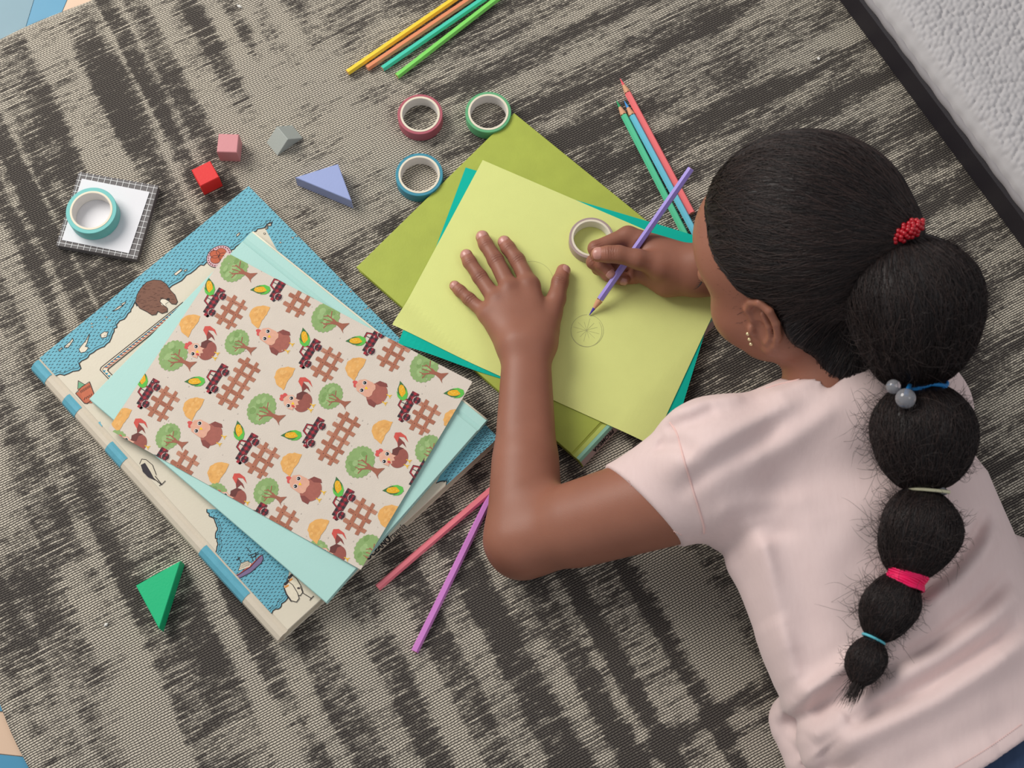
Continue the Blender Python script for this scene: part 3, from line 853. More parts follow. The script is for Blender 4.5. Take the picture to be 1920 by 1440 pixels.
def corn(cx, cy, rot):
    f0 = place(cx, cy); c, s = math.cos(rot), math.sin(rot)
    f = lambda pts: f0([(x * c - y * s, x * s + y * c) for x, y in pts])
    fp.poly(f([(-4, -23), (5, -20), (10, -8), (9, 6), (4, 16), (0, 23), (-3, 16), (-9, 6), (-11, -6), (-9, -16)]), srgb(60, 110, 62), 0)
    fp.poly(f([(-3, -23), (6, -21), (11, -10), (10, 4), (6, -8), (-3, -15), (-9, -8), (-12, 2), (-12, -12), (-9, -18)]), srgb(92, 186, 72), 2)
    fp.poly(f(blob(0, -1, 7, 15, 20)), srgb(228, 170, 28), 1)
    for k in range(14):
        r = random.Random(k); fp.poly(f(blob(r.uniform(-5, 5), r.uniform(-11, 11), 1.2, 1.2, 6)), srgb(240, 196, 70), 3)
def fence(cx, cy, rails=3, cut=1.0):
    f = place(cx, cy); B = (srgb(176, 118, 94), srgb(164, 104, 82), srgb(186, 130, 106))
    r = random.Random(int(cx)); n = rails; half = 11.5 * n
    tl = -0.12
    for k in range(n):
        x = -half + 11.5 + 23 * k
        j = r.uniform(-1.5, 1.5)
        fp.poly(f([(x - 5, -27 + j), (x + 4, -28 + j), (x + 6, 27 + j), (x + 1, 28.5 + j), (x - 4, 27 + j)]), B[k % 3], 0)
        for q in range(4): fp.stroke(f([(x + r.uniform(-3, 3), r.uniform(-24, 10)), (x + r.uniform(-3, 3), r.uniform(-10, 24))]), .6 * K, srgb(138, 84, 66), 1)
    for y, w_ in ((10, 5.0), (-13, 4.2)):
        fp.poly(f([(-half - 3, y - w_ - 1), (half + 3, y - w_ + 2), (half + 4, y + w_ + 1), (-half - 4, y + w_ - 1)]), srgb(170, 108, 84), 2)
        for k in range(n): fp.poly(f(blob(-half + 11.5 + 23 * k + r.uniform(-2, 2), y, 1.3, 1.0, 7)), srgb(88, 56, 48), 3)
def truck(cx, cy):
    f = place(cx, cy)
    R_, D_, M_ = srgb(166, 40, 52), srgb(44, 42, 48), srgb(104, 40, 50)
    # body, pointing to the left of the motif
    top, bot = 8, -9
    for i in range(13):
        for j in range(3):
            x0 = -36 + i * 5.6; y0 = bot + j * 5.7
            if i == 0 and j == 2: continue
            c = D_ if (i % 2 and j % 2 == 0) else (R_ if (i % 2 == 0 and j % 2) else M_)
            fp.poly(f([(x0, y0), (x0 + 5.65, y0), (x0 + 5.65, y0 + 5.75), (x0, y0 + 5.75)]), c, 0)
    fp.poly(f([(-37, bot + 1), (-30, bot - 2), (-30, bot + 3), (-37, bot + 6)]), D_, 0)
    fp.stroke(f([(-10, 8), (-6, 18), (10, 19), (13, 8)]), 2.6 * K, R_, 1); fp.stroke(f([(-12, 8), (-7, 20), (11, 21), (15, 8)]), 1.2 * K, D_, 2)
    fp.stroke(f([(3, 9), (3, 18)]), 1.4 * K, D_, 2)
    for x in (-22, 22):
        fp.poly(f(blob(x, -11, 9.4, 9.4, 20)), srgb(205, 196, 186), 1); fp.poly(f(blob(x, -11, 8.2, 8.2, 20)), M_, 2)
        for q in (-1, 0, 1): fp.stroke(f([(x - 7, -11 + 4.5 * q), (x + 7, -11 + 4.5 * q)]), 2.0 * K, (D_, R_, D_)[q + 1], 3)
        fp.stroke(f([(x, -18), (x, -4)]), 2.0 * K, D_, 3)
def bird_face(f, x, y):
    for dx, dy in ((-9, -1), (9, 2)):
        fp.poly(f(blob(x + dx, y + dy, 5.0, 5.0, 14)), srgb(232, 226, 220), 3); fp.poly(f(blob(x + dx, y + dy, 3.9, 3.9, 14)), srgb(26, 24, 28), 4); fp.poly(f(blob(x + dx - 1, y + dy + 1.3, 1.1, 1.1, 8)), srgb(240, 240, 240), 5)
    fp.poly(f([(x - 3.5, y - 5), (x + 3.5, y - 5), (x, y - 12)]), srgb(240, 196, 30), 4)
def feet(f, pts):
    for x, y in pts:
        fp.stroke(f([(x, y + 6), (x, y)]), 1.8 * K, srgb(236, 186, 40), 1)
        for d in (-4, 0, 4): fp.stroke(f([(x, y), (x + d, y - 4.5)]), 1.5 * K, srgb(236, 186, 40), 1)
def hen(cx, cy):
    f = place(cx, cy)
    fp.poly(f(blob(0, -17, 26, 23, 30)), srgb(164, 96, 84), 0)
    fp.poly(f([(-22, -4), (-30, -14), (-30, -28), (-20, -28), (-17, -12)]), srgb(132, 70, 64), 1); fp.poly(f([(20, -2), (29, -8), (31, -24), (25, -30), (18, -14)]), srgb(132, 70, 64), 1)
    fp.poly(f([(-18, 2), (-15, -6), (-8, -9), (0, -7), (8, -9), (15, -5), (18, 4), (17, 22), (9, 33), (-5, 34), (-15, 25)]), srgb(220, 166, 142), 2)
    for d in (-4, 1): fp.poly(f(blob(-1 + d, 39 - abs(d), 4.0, 6.0, 12, rot=.3 * d)), srgb(208, 84, 80), 1)
    bird_face(f, 0, 17); feet(f, ((-10, -43), (9, -43)))
def rooster(cx, cy):
    f = place(cx, cy)
    fp.poly(f(blob(4, -14, 23, 19, 30)), srgb(150, 84, 74), 0)
    fp.poly(f([(2, 2), (14, 8), (26, 0), (28, -12), (20, -6), (8, -8)]), srgb(104, 56, 52), 1)
    fp.poly(f([(24, 0), (34, 8), (42, 18), (44, 8), (40, -6), (32, -16), (36, -4), (30, -2)]), srgb(128, 62, 56), 0)
    fp.poly(f([(32, 6), (40, 20), (50, 22), (56, 12), (54, -2), (44, -14), (50, 0), (46, 10)]), srgb(204, 82, 72), 1)
    fp.poly(f([(-24, 8), (-22, -4), (-17, -2), (-14, -8), (-9, -4), (-5, -9), (0, -3), (5, -6), (4, 4), (8, 14), (2, 24), (-10, 28), (-20, 20)]), srgb(222, 172, 148), 2)
    for x, y in ((-12, 31), (-6, 33), (0, 29)): fp.poly(f(blob(x, y, 4.0, 5.0, 12)), srgb(208, 84, 80), 1)
    bird_face(f, -9, 11); fp.poly(f(blob(-14, 0, 2.6, 4, 10)), srgb(204, 70, 62), 4); feet(f, ((-3, -37), (9, -36)))
for i, (x, y, s) in enumerate(((334, 672, 1), (448, 506, 1), (452, 646, .84), (620, 600, 1), (323, 823, .84), (500, 772, 1), (628, 747, .84), (805, 694, 1), (685, 872, 1), (507, 926, .84),
                               (812, 848, .9), (700, 1038, .95), (222, 838, .9), (410, 938, .9), (600, 1046, .9))): tree(x, y, s, i)
for x, y in ((377, 655), (556, 752), (246, 830), (736, 857), (432, 934), (619, 1040)): rooster(x, y)
for x, y in ((512, 635), (384, 808), (694, 732), (570, 912)): hen(x, y)
for x, y in ((393, 537), (267, 709), (571, 632), (448, 807), (634, 913), (754, 733)): corn(x, y, -.50 - .35)
for x, y in ((488, 543), (365, 715), (667, 639), (546, 816), (737, 920), (851, 738)): corn(x, y, .55)
for x, y in ((400, 567), (276, 738), (579, 663), (461, 841), (642, 946), (764, 763), (524, 538), (405, 710), (698, 639), (586, 811), (905, 706), (786, 890), (478, 972), (292, 868)): truck(x, y)
for x, y in ((433, 585), (562, 563), (305, 757), (613, 683), (738, 664), (492, 863), (675, 969), (794, 783), (341, 877), (527, 982)): fence(x, y, 3)
for x, y in ((447, 719), (634, 822)): fence(x, y, 5)
for x, y in ((353, 607), (484, 590), (360, 763), (224, 783), (531, 705), (664, 688), (406, 885), (543, 867), (714, 806), (594, 992), (848, 786), (726, 966)): hay(x, y)
for k in range(130):
    x, y = mr_.uniform(0, FLy), mr_.uniform(0, FLx)
    fp.poly([(x + a, y + b) for a, b in blob(0, 0, mr_.uniform(.0003, .0009), mr_.uniform(.0003, .0006), 7)], srgb(196, 186, 176), 0)
fp.build('farm_print', ink_mat, fs)

# ------------------------------------------------------------------ olive book with loose sheets under the girl's hands
ZG = 0.0125
Go, Gex, Gey, GLx, GLy = sheet_frame((668, 501), (1084, 862), (978, 223), ZG)
green = empty('olive_book', tuple(np.array([*(Go + Gex * GLx / 2 + Gey * GLy / 2)[:2], 0.0])),
              'olive green hardcover book with a mint and pink spine under the yellow sheet', 'book')
olive = simple('olive_cover', srgb(170, 182, 74), 0.5, 0.12, 45, 0.10, 500)
olive_d = simple('olive_inner', srgb(120, 130, 52), 0.6, 0.1, 60)
def grect(x0, x1, y0, y1): return [(Go + Gex * x + Gey * y)[:2] for x, y in ((x0, y0), (x1, y0), (x1, y1), (x0, y1))]
add_prism('back_cover', grect(.001, GLx, .001, GLy - .001), 0.0010, .0034, olive, green, 0.0005, green.location)
pages('page_block', 5, lambda o: grect(.003 + o, GLx - .001, .003 + o, GLy - .003 - o), .0036, ZG - .0026, green, olive_d)
add_prism('front_cover', grect(0, GLx - .009, 0, GLy), ZG - .0024, ZG, olive, green, 0.0005, green.location)
pr3 = [(GLx - .0095, ZG - .0003), (GLx - .007, ZG - .0013), (GLx - .003, ZG - .0002), (GLx + .0005, ZG - .0006), (GLx + .003, ZG - .0030), (GLx + .0070, ZG - .0100 + .0016), (GLx + .0066, .0011), (GLx, .0036), (GLx + .0015, ZG - .0040), (GLx - .0095, ZG - .0022)]
gm = link('spine', spine_mesh(Go, Gey, Gex, pr3, 0, GLy, green.location), olive, green)
mint_band = simple('spine_mint_band', srgb(150, 204, 180), 0.55, 0.10, 90)
pink_band = simple('spine_pink_label', srgb(188, 164, 160), 0.6, 0.08, 90)
def strip(name, prs, mat):
    V, Fc = [], []
    for y in (0.0005, GLy - .0005):
        for x, z in prs:
            p = Go + Gey * y + Gex * x; V.append((p[0], p[1], z))
    m = len(prs)
    for k in range(m - 1): Fc.append((k, k + 1, m + k + 1, m + k))
    return link(name, mesh_from(name, np.array(V) - np.array(green.location), Fc), mat, green)
strip('mint_band', [(GLx - .0026, ZG + .0001), (GLx + .0006, ZG - .0003), (GLx + .0032, ZG - .0028)], mint_band)
strip('spine_label', [(GLx + .0032, ZG - .0028), (GLx + .0073, ZG - .0083), (GLx + .0070, .0013)], pink_band)
# spine lettering runs away from the mint band: it reads from the far end, upside down for the camera
q0 = Go + Gex * (GLx + .0034); q1 = Go + Gex * (GLx + .0075)
dn = unit(np.array([*(q1 - q0)[:2], (ZG - .0083) - (ZG - .0028)]))
def on_spine(y): return np.array([*(Go + Gey * y + Gex * (GLx + .0038))[:2], ZG - .0029 + .0003])
lettering('PROMEXA', 0.0068, 0.0002, on_spine(.0475), -Gey, dn, green, ink_black, 0.95)
lettering('EL ZAR', 0.0068, 0.0001, on_spine(.186), -Gey, dn, green, ink_black, 1.0)

def book_dist(p):
    """how far a point lies outside the olive book"""
    d = p[:2] - Go[:2]; x = d @ Gex[:2]; y = d @ Gey[:2]
    dx = max(-x, 0, x - GLx); dy = max(-y, 0, y - GLy)
    return math.hypot(dx, dy)
def sheet_on_book(name, c0, c1, c2, z, mat, label, lx=None, ly=None, droop=1.0, curl=None):
    o, ex, ey, a, b = sheet_frame(c0, c1, c2, z)
    lx = lx or a; ly = ly or b
    def hf(x, y):
        d = book_dist(o + ex * x + ey * y)
        h = -min(0.0085, droop * 0.9 * max(0.0, d - 0.004) ** 1.6)
        p = (o + ex * x + ey * y)[:2] - Ao[:2]
        ax_, ay_ = p @ Aex[:2], p @ Aey[:2]
        da = math.hypot(max(-ax_, 0, ax_ - ALx), max(-ay_, 0, ay_ - ALy))          # the corner rides up on the atlas
        t = min(1.0, max(0.0, 1 - (da - .004) / .035)); t = t * t * (3 - 2 * t)
        h = h * (1 - t) + (ZA + .0010 + (z - ZG) * .8 - z) * t
        if curl: h += curl(x / lx, y / ly)
        return h
    ctr = o + ex * lx / 2 + ey * ly / 2
    t = empty(name, tuple(np.array([*ctr[:2], z])), label, 'paper')
    s = link('sheet', sheet_mesh(o, ex, ey, lx, ly, hf, t.location, 56, 44), mat, t)
    return t, s, (o, ex, ey, lx, ly, hf)
teal_m = simple('teal_paper', srgb(10, 182, 162), 0.8, 0.04, 60, 0.12, 900, spec=0.2)
yel_m = simple('yellow_paper', srgb(220, 226, 142), 0.82, 0.03, 60, 0.12, 900, spec=0.15)
sheet_on_book('teal_sheet', (873, 314), (1371, 461), (752, 652), ZG + .0006, teal_m, 'teal sheet of craft paper peeking out from under the yellow sheet')
yel, ys, yf = sheet_on_book('yellow_sheet', (905, 300), (1377, 503), (729, 611), ZG + .0014, yel_m, 'pale yellow sheet of craft paper under both hands',
                           curl=lambda a, b: 0.003 * max(0, a - .85) * max(0, b - .8) / .03)
yo, yex, yey, ylx, yly, yhf = yf
ZY = ZG + .0014
# pencil lines on the yellow sheet: a slice of citrus and the start of a second circle
yp = Print([*yo[:2], ZY], yex, -yey, base=.00012, dz=.00003)
GR = srgb(176, 178, 122)
def ring(cx, cy, rx, ry, a0, a1, w=.0004, col=GR, seed=1, n=40):
    r = random.Random(seed)
    yp.stroke([yp.px(cx + rx * math.cos(t), cy + ry * math.sin(t)) for t in np.linspace(a0, a1, n)], w, col, 0)
ring(1101, 620, 30.5, 30, -1.4, 4.7); ring(1099.5, 621, 29, 29.5, -.6, 3.4)
for a in range(6):
    t = a * math.pi / 6 + .25; k = (.9, .8, .6, .85, .7, .75)[a]
    yp.stroke([yp.px(1100 - 28 * k * math.cos(t), 619 - 26 * k * math.sin(t)), yp.px(1101 + 26 * k * math.cos(t + .05), 619 + 26 * k * math.sin(t + .05))], .0003, GR, 0)
pl_m = simple('pencil_line', None, 0.7, 0.2, 300, attr='Col')
yp.build('pencil_drawing', pl_m, ys)
yp.items = []
ring(997, 530, 41, 40, -1.75, -.05, .0003)
yp.build('pencil_drawing', pl_m, ys)

# ------------------------------------------------------------------ washi tape rolls
core_m = simple('cardboard_core', srgb(232, 222, 200), 0.8, 0.05, 120)
core_in = simple('core_lining', srgb(226, 222, 216), 0.7, 0.04, 120)
def tape_roll(px, py, wpx, corepx, zb, h, col, label):
    c = W(px, py, zb + h); k = 1 / ppm(px, py, zb + h)
    R = wpx * k / 2; Rc = corepx * k / 2; Ri = Rc - 0.0021
    t = empty('tape_roll', (c[0], c[1], zb), label, 'tape', 'rolls of washi tape')
    tm = simple('washi_tape', col, 0.5, 0.05, 90, 0.05, 600)
    e = 0.0004
    link('tape', mesh_from('tape', *lathe([(R, e), (R, h - e), (R - e, h), (Rc, h), (Rc, 0), (R - e, 0)], 72), False), tm, t)
    o = link('core', mesh_from('core', *lathe([(Rc - .0001, 0), (Rc - .0001, h + .0003), (Ri, h + .0003), (Ri, 0)], 72)), core_m, t)
    link('core_lining', mesh_from('core_lining', *lathe([(Ri - .0001, .0002), (Ri - .0001, h), (Ri - .0003, h), (Ri - .0003, .0002)], 72)), core_in, o)
    # loose end of the tape
    a0 = -0.9; V = []
    for i in range(5):
        a = a0 + i * 0.035
        for z in (.0006, h - .0006): V.append(((R + .00025) * math.cos(a), (R + .00025) * math.sin(a), z))
    link('loose_end', mesh_from('loose_end', V, [(2 * i, 2 * i + 2, 2 * i + 3, 2 * i + 1) for i in range(4)]), tm, t)
    return t
ZR = 0.0006
tape_roll(787.5, 214, 84.6, 74.5, ZR, .0150, srgb(176, 92, 104), 'dusty pink roll of washi tape on the rug, below the coloured pencils')
tape_roll(915.5, 210, 86, 76.0, ZR, .0150, srgb(98, 172, 122), 'green roll of washi tape touching the top corner of the olive book')
tape_roll(786, 327, 89, 78.0, ZR, .0150, srgb(62, 142, 164), 'blue roll of washi tape beside the left edge of the olive book')

# ------------------------------------------------------------------ gridded notepad
ZN = 0.0095
No, Nex, Ney, NLx, NLy = sheet_frame((148, 322), (297, 348), (102, 459), ZN)
pad = empty('notepad', tuple(np.array([*(No + Nex * NLx / 2 + Ney * NLy / 2)[:2], 0])), 'square dark grey notepad with a white grid border and blank white top leaf', 'notepad')
grid_m = simple('charcoal_card', srgb(106, 102, 102), 0.7, 0.06, 80, 0.1, 600)
def nrect(x0, x1, y0, y1): return [(No + Nex * x + Ney * y)[:2] for x, y in ((x0, y0), (x1, y0), (x1, y1), (x0, y1))]
npr = lambda m, a, b: prism(nrect(m, NLx - m, m, NLy - m), a, b)
V, Fc = merge(*[npr(.0004 * (i % 2), .0008 + i * .0017, .0008 + i * .0017 + .0016) for i in range(5)])
link('leaf_block', mesh_from('leaf_block', np.array(V) - np.array(pad.location), Fc), grid_m, pad)
padc = Print([*(No + Ney * NLy)[:2], ZN - .0002], Nex, -Ney, clip=[(0, 0), (NLx, 0), (NLx, NLy), (0, NLy)])
WH = srgb(226, 226, 226)
nx_ = 13; ny_ = 13
for i in range(nx_): x = (i + .4) * NLx / nx_; padc.stroke([(x, 0), (x, NLy)], .00055, WH, 1)
for i in range(ny_): y = (i + .5) * NLy / ny_; padc.stroke([(0, y), (NLx, y)], .00055, WH, 2)
padc.build('grid_print', simple('white_print', None, .6, .03, 100, attr='Col'), pad)
q = [W(x, y, ZN + .0004)[:2] for x, y in ((153.5, 335), (280.5, 360), (241.5, 475), (116, 450))]
add_prism('top_leaf', q, ZN + .0003, ZN + .0006, simple('white_leaf', srgb(226, 226, 230), .8, .02, 60, .15, 900), pad, 0, pad.location)
tape_roll(171, 394.5, 95, 80.0, ZN + .0009, .0160, srgb(108, 188, 184), 'turquoise roll of washi tape standing on the white notepad leaf')
tape_roll(1109, 446, 84, 75.5, ZY + .0002, .0135, srgb(172, 150, 146), 'mauve roll of washi tape on the yellow sheet beside the drawing hand')

# ------------------------------------------------------------------ wooden building blocks
def painted(name, c): return simple(name, c, 0.55, 0.03, 60, 0.12, 500)
ZBK = 0.0006
def cube_block(tops, s, col, label):
    t = [W(x, y, s) for x, y in tops]
    c = sum(t) / 4
    d = unit((t[1] - t[0] + t[2] - t[3])[:2])
    n = np.array([-d[1], d[0]])
    h = s / 2
    poly = [np.array([a * d + b * n for a, b in ((-h, -h), (h, -h), (h, h), (-h, h))])[i] for i in range(4)]
    V, Fc = prism(poly, 0, s, .0007)
    o = link('cube_block', mesh_from('cube_block', V, Fc), painted('block_paint', col)); o.location = (c[0], c[1], ZBK)
    tag(o, label, 'toy block', 'wooden building blocks')
cube_block([(357.5, 322), (396.5, 303.5), (412.5, 328.5), (373.5, 348.5)], .0218, srgb(222, 44, 44), 'red painted cube block on the rug above the atlas')
cube_block([(409, 249), (451.5, 250.5), (445.5, 288), (403.5, 287)], .0215, srgb(208, 140, 144), 'dusty pink cube block between the red cube and the grey wedge')
def tri_block(tops, h, col, label):
    t = [W(x, y, h) for x, y in tops]; c = sum(t) / 3
    V, Fc = prism([(p - c)[:2] for p in t], 0, h, .0006)
    o = link('triangle_block', mesh_from('triangle_block', V, Fc), painted('block_paint', col)); o.location = (c[0], c[1], ZBK)
    tag(o, label, 'toy block', 'wooden building blocks')
tri_block([(553.5, 333), (634, 307.5), (659.5, 377)], .0195, srgb(152, 166, 212), 'flat lavender triangle block on the rug left of the blue tape')
tri_block([(255, 1098), (339, 1051.5), (298.5, 1179)], .0195, srgb(6, 184, 122), 'flat emerald green triangle block on the rug below the atlas')
def wedge_block():
    FL, FR, BL = W(520, 293), W(568.5, 259.5), W(499.5, 268)
    ax = (BL - FL)
    hh = np.linalg.norm(FR - FL) * 0.5
    up = np.array([0, 0, hh])
    apF = (FL + FR) / 2 + up
    pts = [FL, FR, apF, FL + ax, FR + ax, apF + ax]; c = sum(pts) / 6; c[2] = 0
    # chamfered edges: shrink each face a little
    P_ = [p - c for p in pts]
    me = mesh_from('wedge_block', P_, [(0, 1, 2), (3, 5, 4), (0, 2, 5, 3), (2, 1, 4, 5), (0, 3, 4, 1)])
    import bmesh
    bm = bmesh.new(); bm.from_mesh(me); bmesh.ops.bevel(bm, geom=list(bm.edges), offset=.0005, segments=1, affect='EDGES')
    bmesh.ops.recalc_face_normals(bm, faces=list(bm.faces)); bm.to_mesh(me); bm.free()
    o = link('wedge_block', me, painted('block_paint', srgb(168, 174, 168))); o.location = (c[0], c[1], ZBK)
    tag(o, 'grey triangular wedge block on the rug right of the pink cube', 'toy block', 'wooden building blocks')
wedge_block()

# ------------------------------------------------------------------ coloured pencils
wood_m = simple('pencil_wood', srgb(214, 160, 124), 0.7, 0.10, 150)
PR = 0.0037
def pencil(a, b, col, lead, label, sharp=True, roll=0.0, stamp=False, length=None):
    """a: sharpened tip (or the hidden end), b: flat end; world points on the axis"""
    a, b = np.array(a, float), np.array(b, float)
    L = np.linalg.norm(b - a)
    c = (a + b) / 2
    t = empty('colored_pencil', tuple(b), label, 'pencil', 'coloured pencils')
    d = Vector(a - b).normalized()
    t.rotation_mode = 'QUATERNION'
    qn = Vector((1, 0, 0)).rotation_difference(d)
    t.rotation_quaternion = qn
    # rotate about the axis so that a flat side faces up
    from mathutils import Quaternion
    upl = (qn.inverted() @ Vector((0, 0, 1)))
    r0 = math.atan2(upl.z, upl.y) + roll
    def hexring(x, r): return [(x, r * math.cos(r0 + math.pi / 6 + k * math.pi / 3), r * math.sin(r0 + math.pi / 6 + k * math.pi / 3)) for k in range(6)]
    cone = 0.020
    paint = simple('pencil_paint', col, 0.32, 0.03, 90, spec=0.5)
    e = .00035
    rings = [hexring(0, PR - e), hexring(e, PR), hexring(L - cone + .0, PR)]
    V = sum(rings, []); Fc = [tuple(range(6))[::-1]]
    for k in range(2):
        for i in range(6): j = (i + 1) % 6; Fc.append((k * 6 + i, k * 6 + j, k * 6 + 6 + j, k * 6 + 6 + i))
    Fc.append(tuple(12 + i for i in range(6)))
    body = link('barrel', mesh_from('barrel', V, Fc), paint, t)
    n = 18
    V = []; 
    prof_ = [(L - cone, PR * .985), (L - cone + .0035, PR * .88), (L - cone * .46, PR * .45)]
    for x, r in prof_:
        for k in range(n): 
            a_ = r0 + 2 * math.pi * k / n
            sc = 1.0 if x > L - cone else 0.87 + .13 * abs(math.cos(3 * (a_ - r0)))
            V.append((x + (.0012 * abs(math.cos(3 * (a_ - r0))) if x == L - cone else 0), r * sc * math.cos(a_), r * sc * math.sin(a_)))
    Fc = []
    for k in range(len(prof_) - 1):
        for i in range(n): j = (i + 1) % n; Fc.append((k * n + i, k * n + j, (k + 1) * n + j, (k + 1) * n + i))
    link('sharpened_wood', mesh_from('sharpened_wood', V, Fc, True), wood_m, t)
    lm = simple('pencil_lead', lead, 0.5, 0.05, 200)
    V = []; prof_ = [(L - cone * .46, PR * .46), (L - .0012, PR * .13), (L, PR * .03)]
    for x, r in prof_:
        for k in range(n): V.append((x, r * math.cos(2 * math.pi * k / n), r * math.sin(2 * math.pi * k / n)))
    Fc = []
    for k in range(2):
        for i in range(n): j = (i + 1) % n; Fc.append((k * n + i, k * n + j, (k + 1) * n + j, (k + 1) * n + i))
    Fc.append(tuple(2 * n + i for i in range(n)))
    link('lead', mesh_from('lead', V, Fc, True), lm, t)
    V = hexring(-.00015, PR - .0008) + hexring(.0001, PR - .0008)
    Fc = [tuple(range(6))[::-1]] + [(i, (i + 1) % 6, 6 + (i + 1) % 6, 6 + i) for i in range(6)]
    end = link('flat_end', mesh_from('flat_end', V, Fc), wood_m, t)
    V = [(-.0003, .0012 * math.cos(k * .7854), .0012 * math.sin(k * .7854)) for k in range(8)]
    link('core_dot', mesh_from('core_dot', V, [tuple(range(8))[::-1]]), lm, end)
    if stamp:
        rr = PR * math.cos(math.pi / 6) + .00006; s_ = roll_side = r0 + stamp * math.pi / 3
        V = []
        for x in (.014, .031):
            for w_ in (-.0010, .0010): V.append((x, rr * math.cos(s_) - w_ * math.sin(s_), rr * math.sin(s_) + w_ * math.cos(s_)))
        link('silver_stamp', mesh_from('silver_stamp', V, [(0, 1, 3, 2)]), simple('silver_foil', srgb(206, 198, 190), 0.35, 0.25, 900), t)
    return t
LP = 0.176
def lying(butt, toward, col, lead, label, z=None, tip_first=False, **kw):
    z = PR + .0005 if z is None else z
    b = W(*butt, z); d = unit(W(*toward, z) - b)
    a = b + d * (kw.pop('length', None) or LP)
    if tip_first: a, b = b, a
    return pencil(a, b, col, lead, label, **kw)
lying((651.5, 136), (850, 0), srgb(246, 214, 62), srgb(236, 196, 40), 'yellow coloured pencil at the left of the four at the top edge')
lying((688.5, 128), (879, 0), srgb(230, 144, 102), srgb(214, 110, 60), 'orange coloured pencil between the yellow and turquoise ones', stamp=-1)
lying((717, 129), (904, 0), srgb(72, 206, 178), srgb(30, 170, 130), 'turquoise coloured pencil between the orange and lime ones')
lying((744, 143), (929, 0), srgb(132, 222, 102), srgb(90, 190, 60), 'lime green coloured pencil at the right of the four at the top edge', stamp=-1)
lying((1155.5, 188), (1277, 425), srgb(92, 204, 156), srgb(20, 150, 90), 'green coloured pencil left of the sky blue and coral pair above the olive book', tip_first=True)
lying((1170.5, 189), (1296, 424), srgb(114, 198, 222), srgb(60, 150, 220), 'sky blue coloured pencil between the green and pink ones above the olive book', tip_first=True)
lying((1162.5, 147), (1296, 397), srgb(246, 122, 124), srgb(232, 90, 100), 'coral pink coloured pencil beside the sky blue one, above the olive book', tip_first=True)
lying((708, 1102), (912, 927), srgb(246, 132, 144), srgb(230, 90, 110), 'pink coloured pencil running from the atlas edge under the forearm', length=.2)
lying((777.5, 1222), (908, 955), srgb(208, 130, 206), srgb(170, 80, 170), 'orchid purple coloured pencil by the elbow, lowest one on the rug', length=.2)
# the one in her hand: tip on the drawing, leaning back over the hand
tip = W(1104.5, 591.5, ZY + .0008)
best = min((abs(np.linalg.norm(W(1296, 316, z) - tip) - LP), z) for z in np.linspace(.03, .16, 261))
PEN_A, PEN_B = tip, W(1296, 316, best[1])
pencil(PEN_A, PEN_B, srgb(156, 138, 218), srgb(84, 66, 178), 'lavender coloured pencil held in the drawing hand', roll=.5)

# ------------------------------------------------------------------ implicit surfaces for the girl
F32 = np.float32
def smin(a, b, k):
    h = np.clip(0.5 + 0.5 * (b - a) / k, 0, 1)
    return b + (a - b) * h - k * h * (1 - h)
def smax(a, b, k): return -smin(-a, -b, k)
def rcone(p, a, b, ra, rb):
    a = np.asarray(a, F32); ba = np.asarray(b, F32) - a
    pa = p - a
    t = np.clip(pa @ ba / max(float(ba @ ba), 1e-12), 0, 1)
    q = pa - t[:, None] * ba
    return np.sqrt(np.einsum('ij,ij->i', q, q)) - (ra + (rb - ra) * t)
def chain(p, pts, rs, k=0.003):
    d = rcone(p, pts[0], pts[1], rs[0], rs[1])
    for i in range(1, len(pts) - 1):
        d = smin(d, rcone(p, pts[i], pts[i + 1], rs[i], rs[i + 1]), k)
    return d
def ellipsoid(p, c, r):
    q = (p - np.asarray(c, F32)) / np.asarray(r, F32)
    k0 = np.sqrt(np.einsum('ij,ij->i', q, q)); q2 = q / np.asarray(r, F32)
    k1 = np.sqrt(np.einsum('ij,ij->i', q2, q2)) + 1e-9
    return k0 * (k0 - 1.0) / k1
def flatcone(p, a, b, wa, wb, ta, tb, up):
    """tapered body whose section is an ellipse: half width w, half thickness t along 'up'"""
    a = np.asarray(a, F32); ba = np.asarray(b, F32) - a; pa = p - a
    t = np.clip(pa @ ba / float(ba @ ba), 0, 1)
    q = pa - t[:, None] * ba
    up = np.asarray(up, F32)
    qu = q @ up
    qs = np.sqrt(np.maximum(np.einsum('ij,ij->i', q, q) - qu * qu, 0))
    w = wa + (wb - wa) * t; th = ta + (tb - ta) * t
    k0 = np.sqrt((qs / w) ** 2 + (qu / th) ** 2); k1 = np.sqrt((qs / w ** 2) ** 2 + (qu / th ** 2) ** 2) + 1e-9
    return k0 * (k0 - 1) / k1
def boxed(fn, lo, hi, far=0.05):
    """evaluate fn only near its box"""
    lo = np.asarray(lo, F32); hi = np.asarray(hi, F32)
    def g(p):
        d = np.maximum(np.maximum(lo - p, p - hi), 0)
        dist = np.sqrt(np.einsum('ij,ij->i', d, d))
        out = dist + far
        m = dist < far
        if m.any(): out[m] = fn(p[m])
        return out
    return g
def grad(f, p, e=0.0006):
    g = np.stack([f(p + np.array(v, F32) * e) - f(p - np.array(v, F32) * e) for v in ((1, 0, 0), (0, 1, 0), (0, 0, 1))], -1)
    return g / (np.linalg.norm(g, axis=1)[:, None] + 1e-9), np.linalg.norm(g, axis=1) / (2 * e)
def project(f, p, steps=3, off=0.0):
    for _ in range(steps):
        n, m = grad(f, p)
        p = p - n * ((f(p) - off) / np.maximum(m, 0.3))[:, None]
        p = p.astype(F32)
    return p
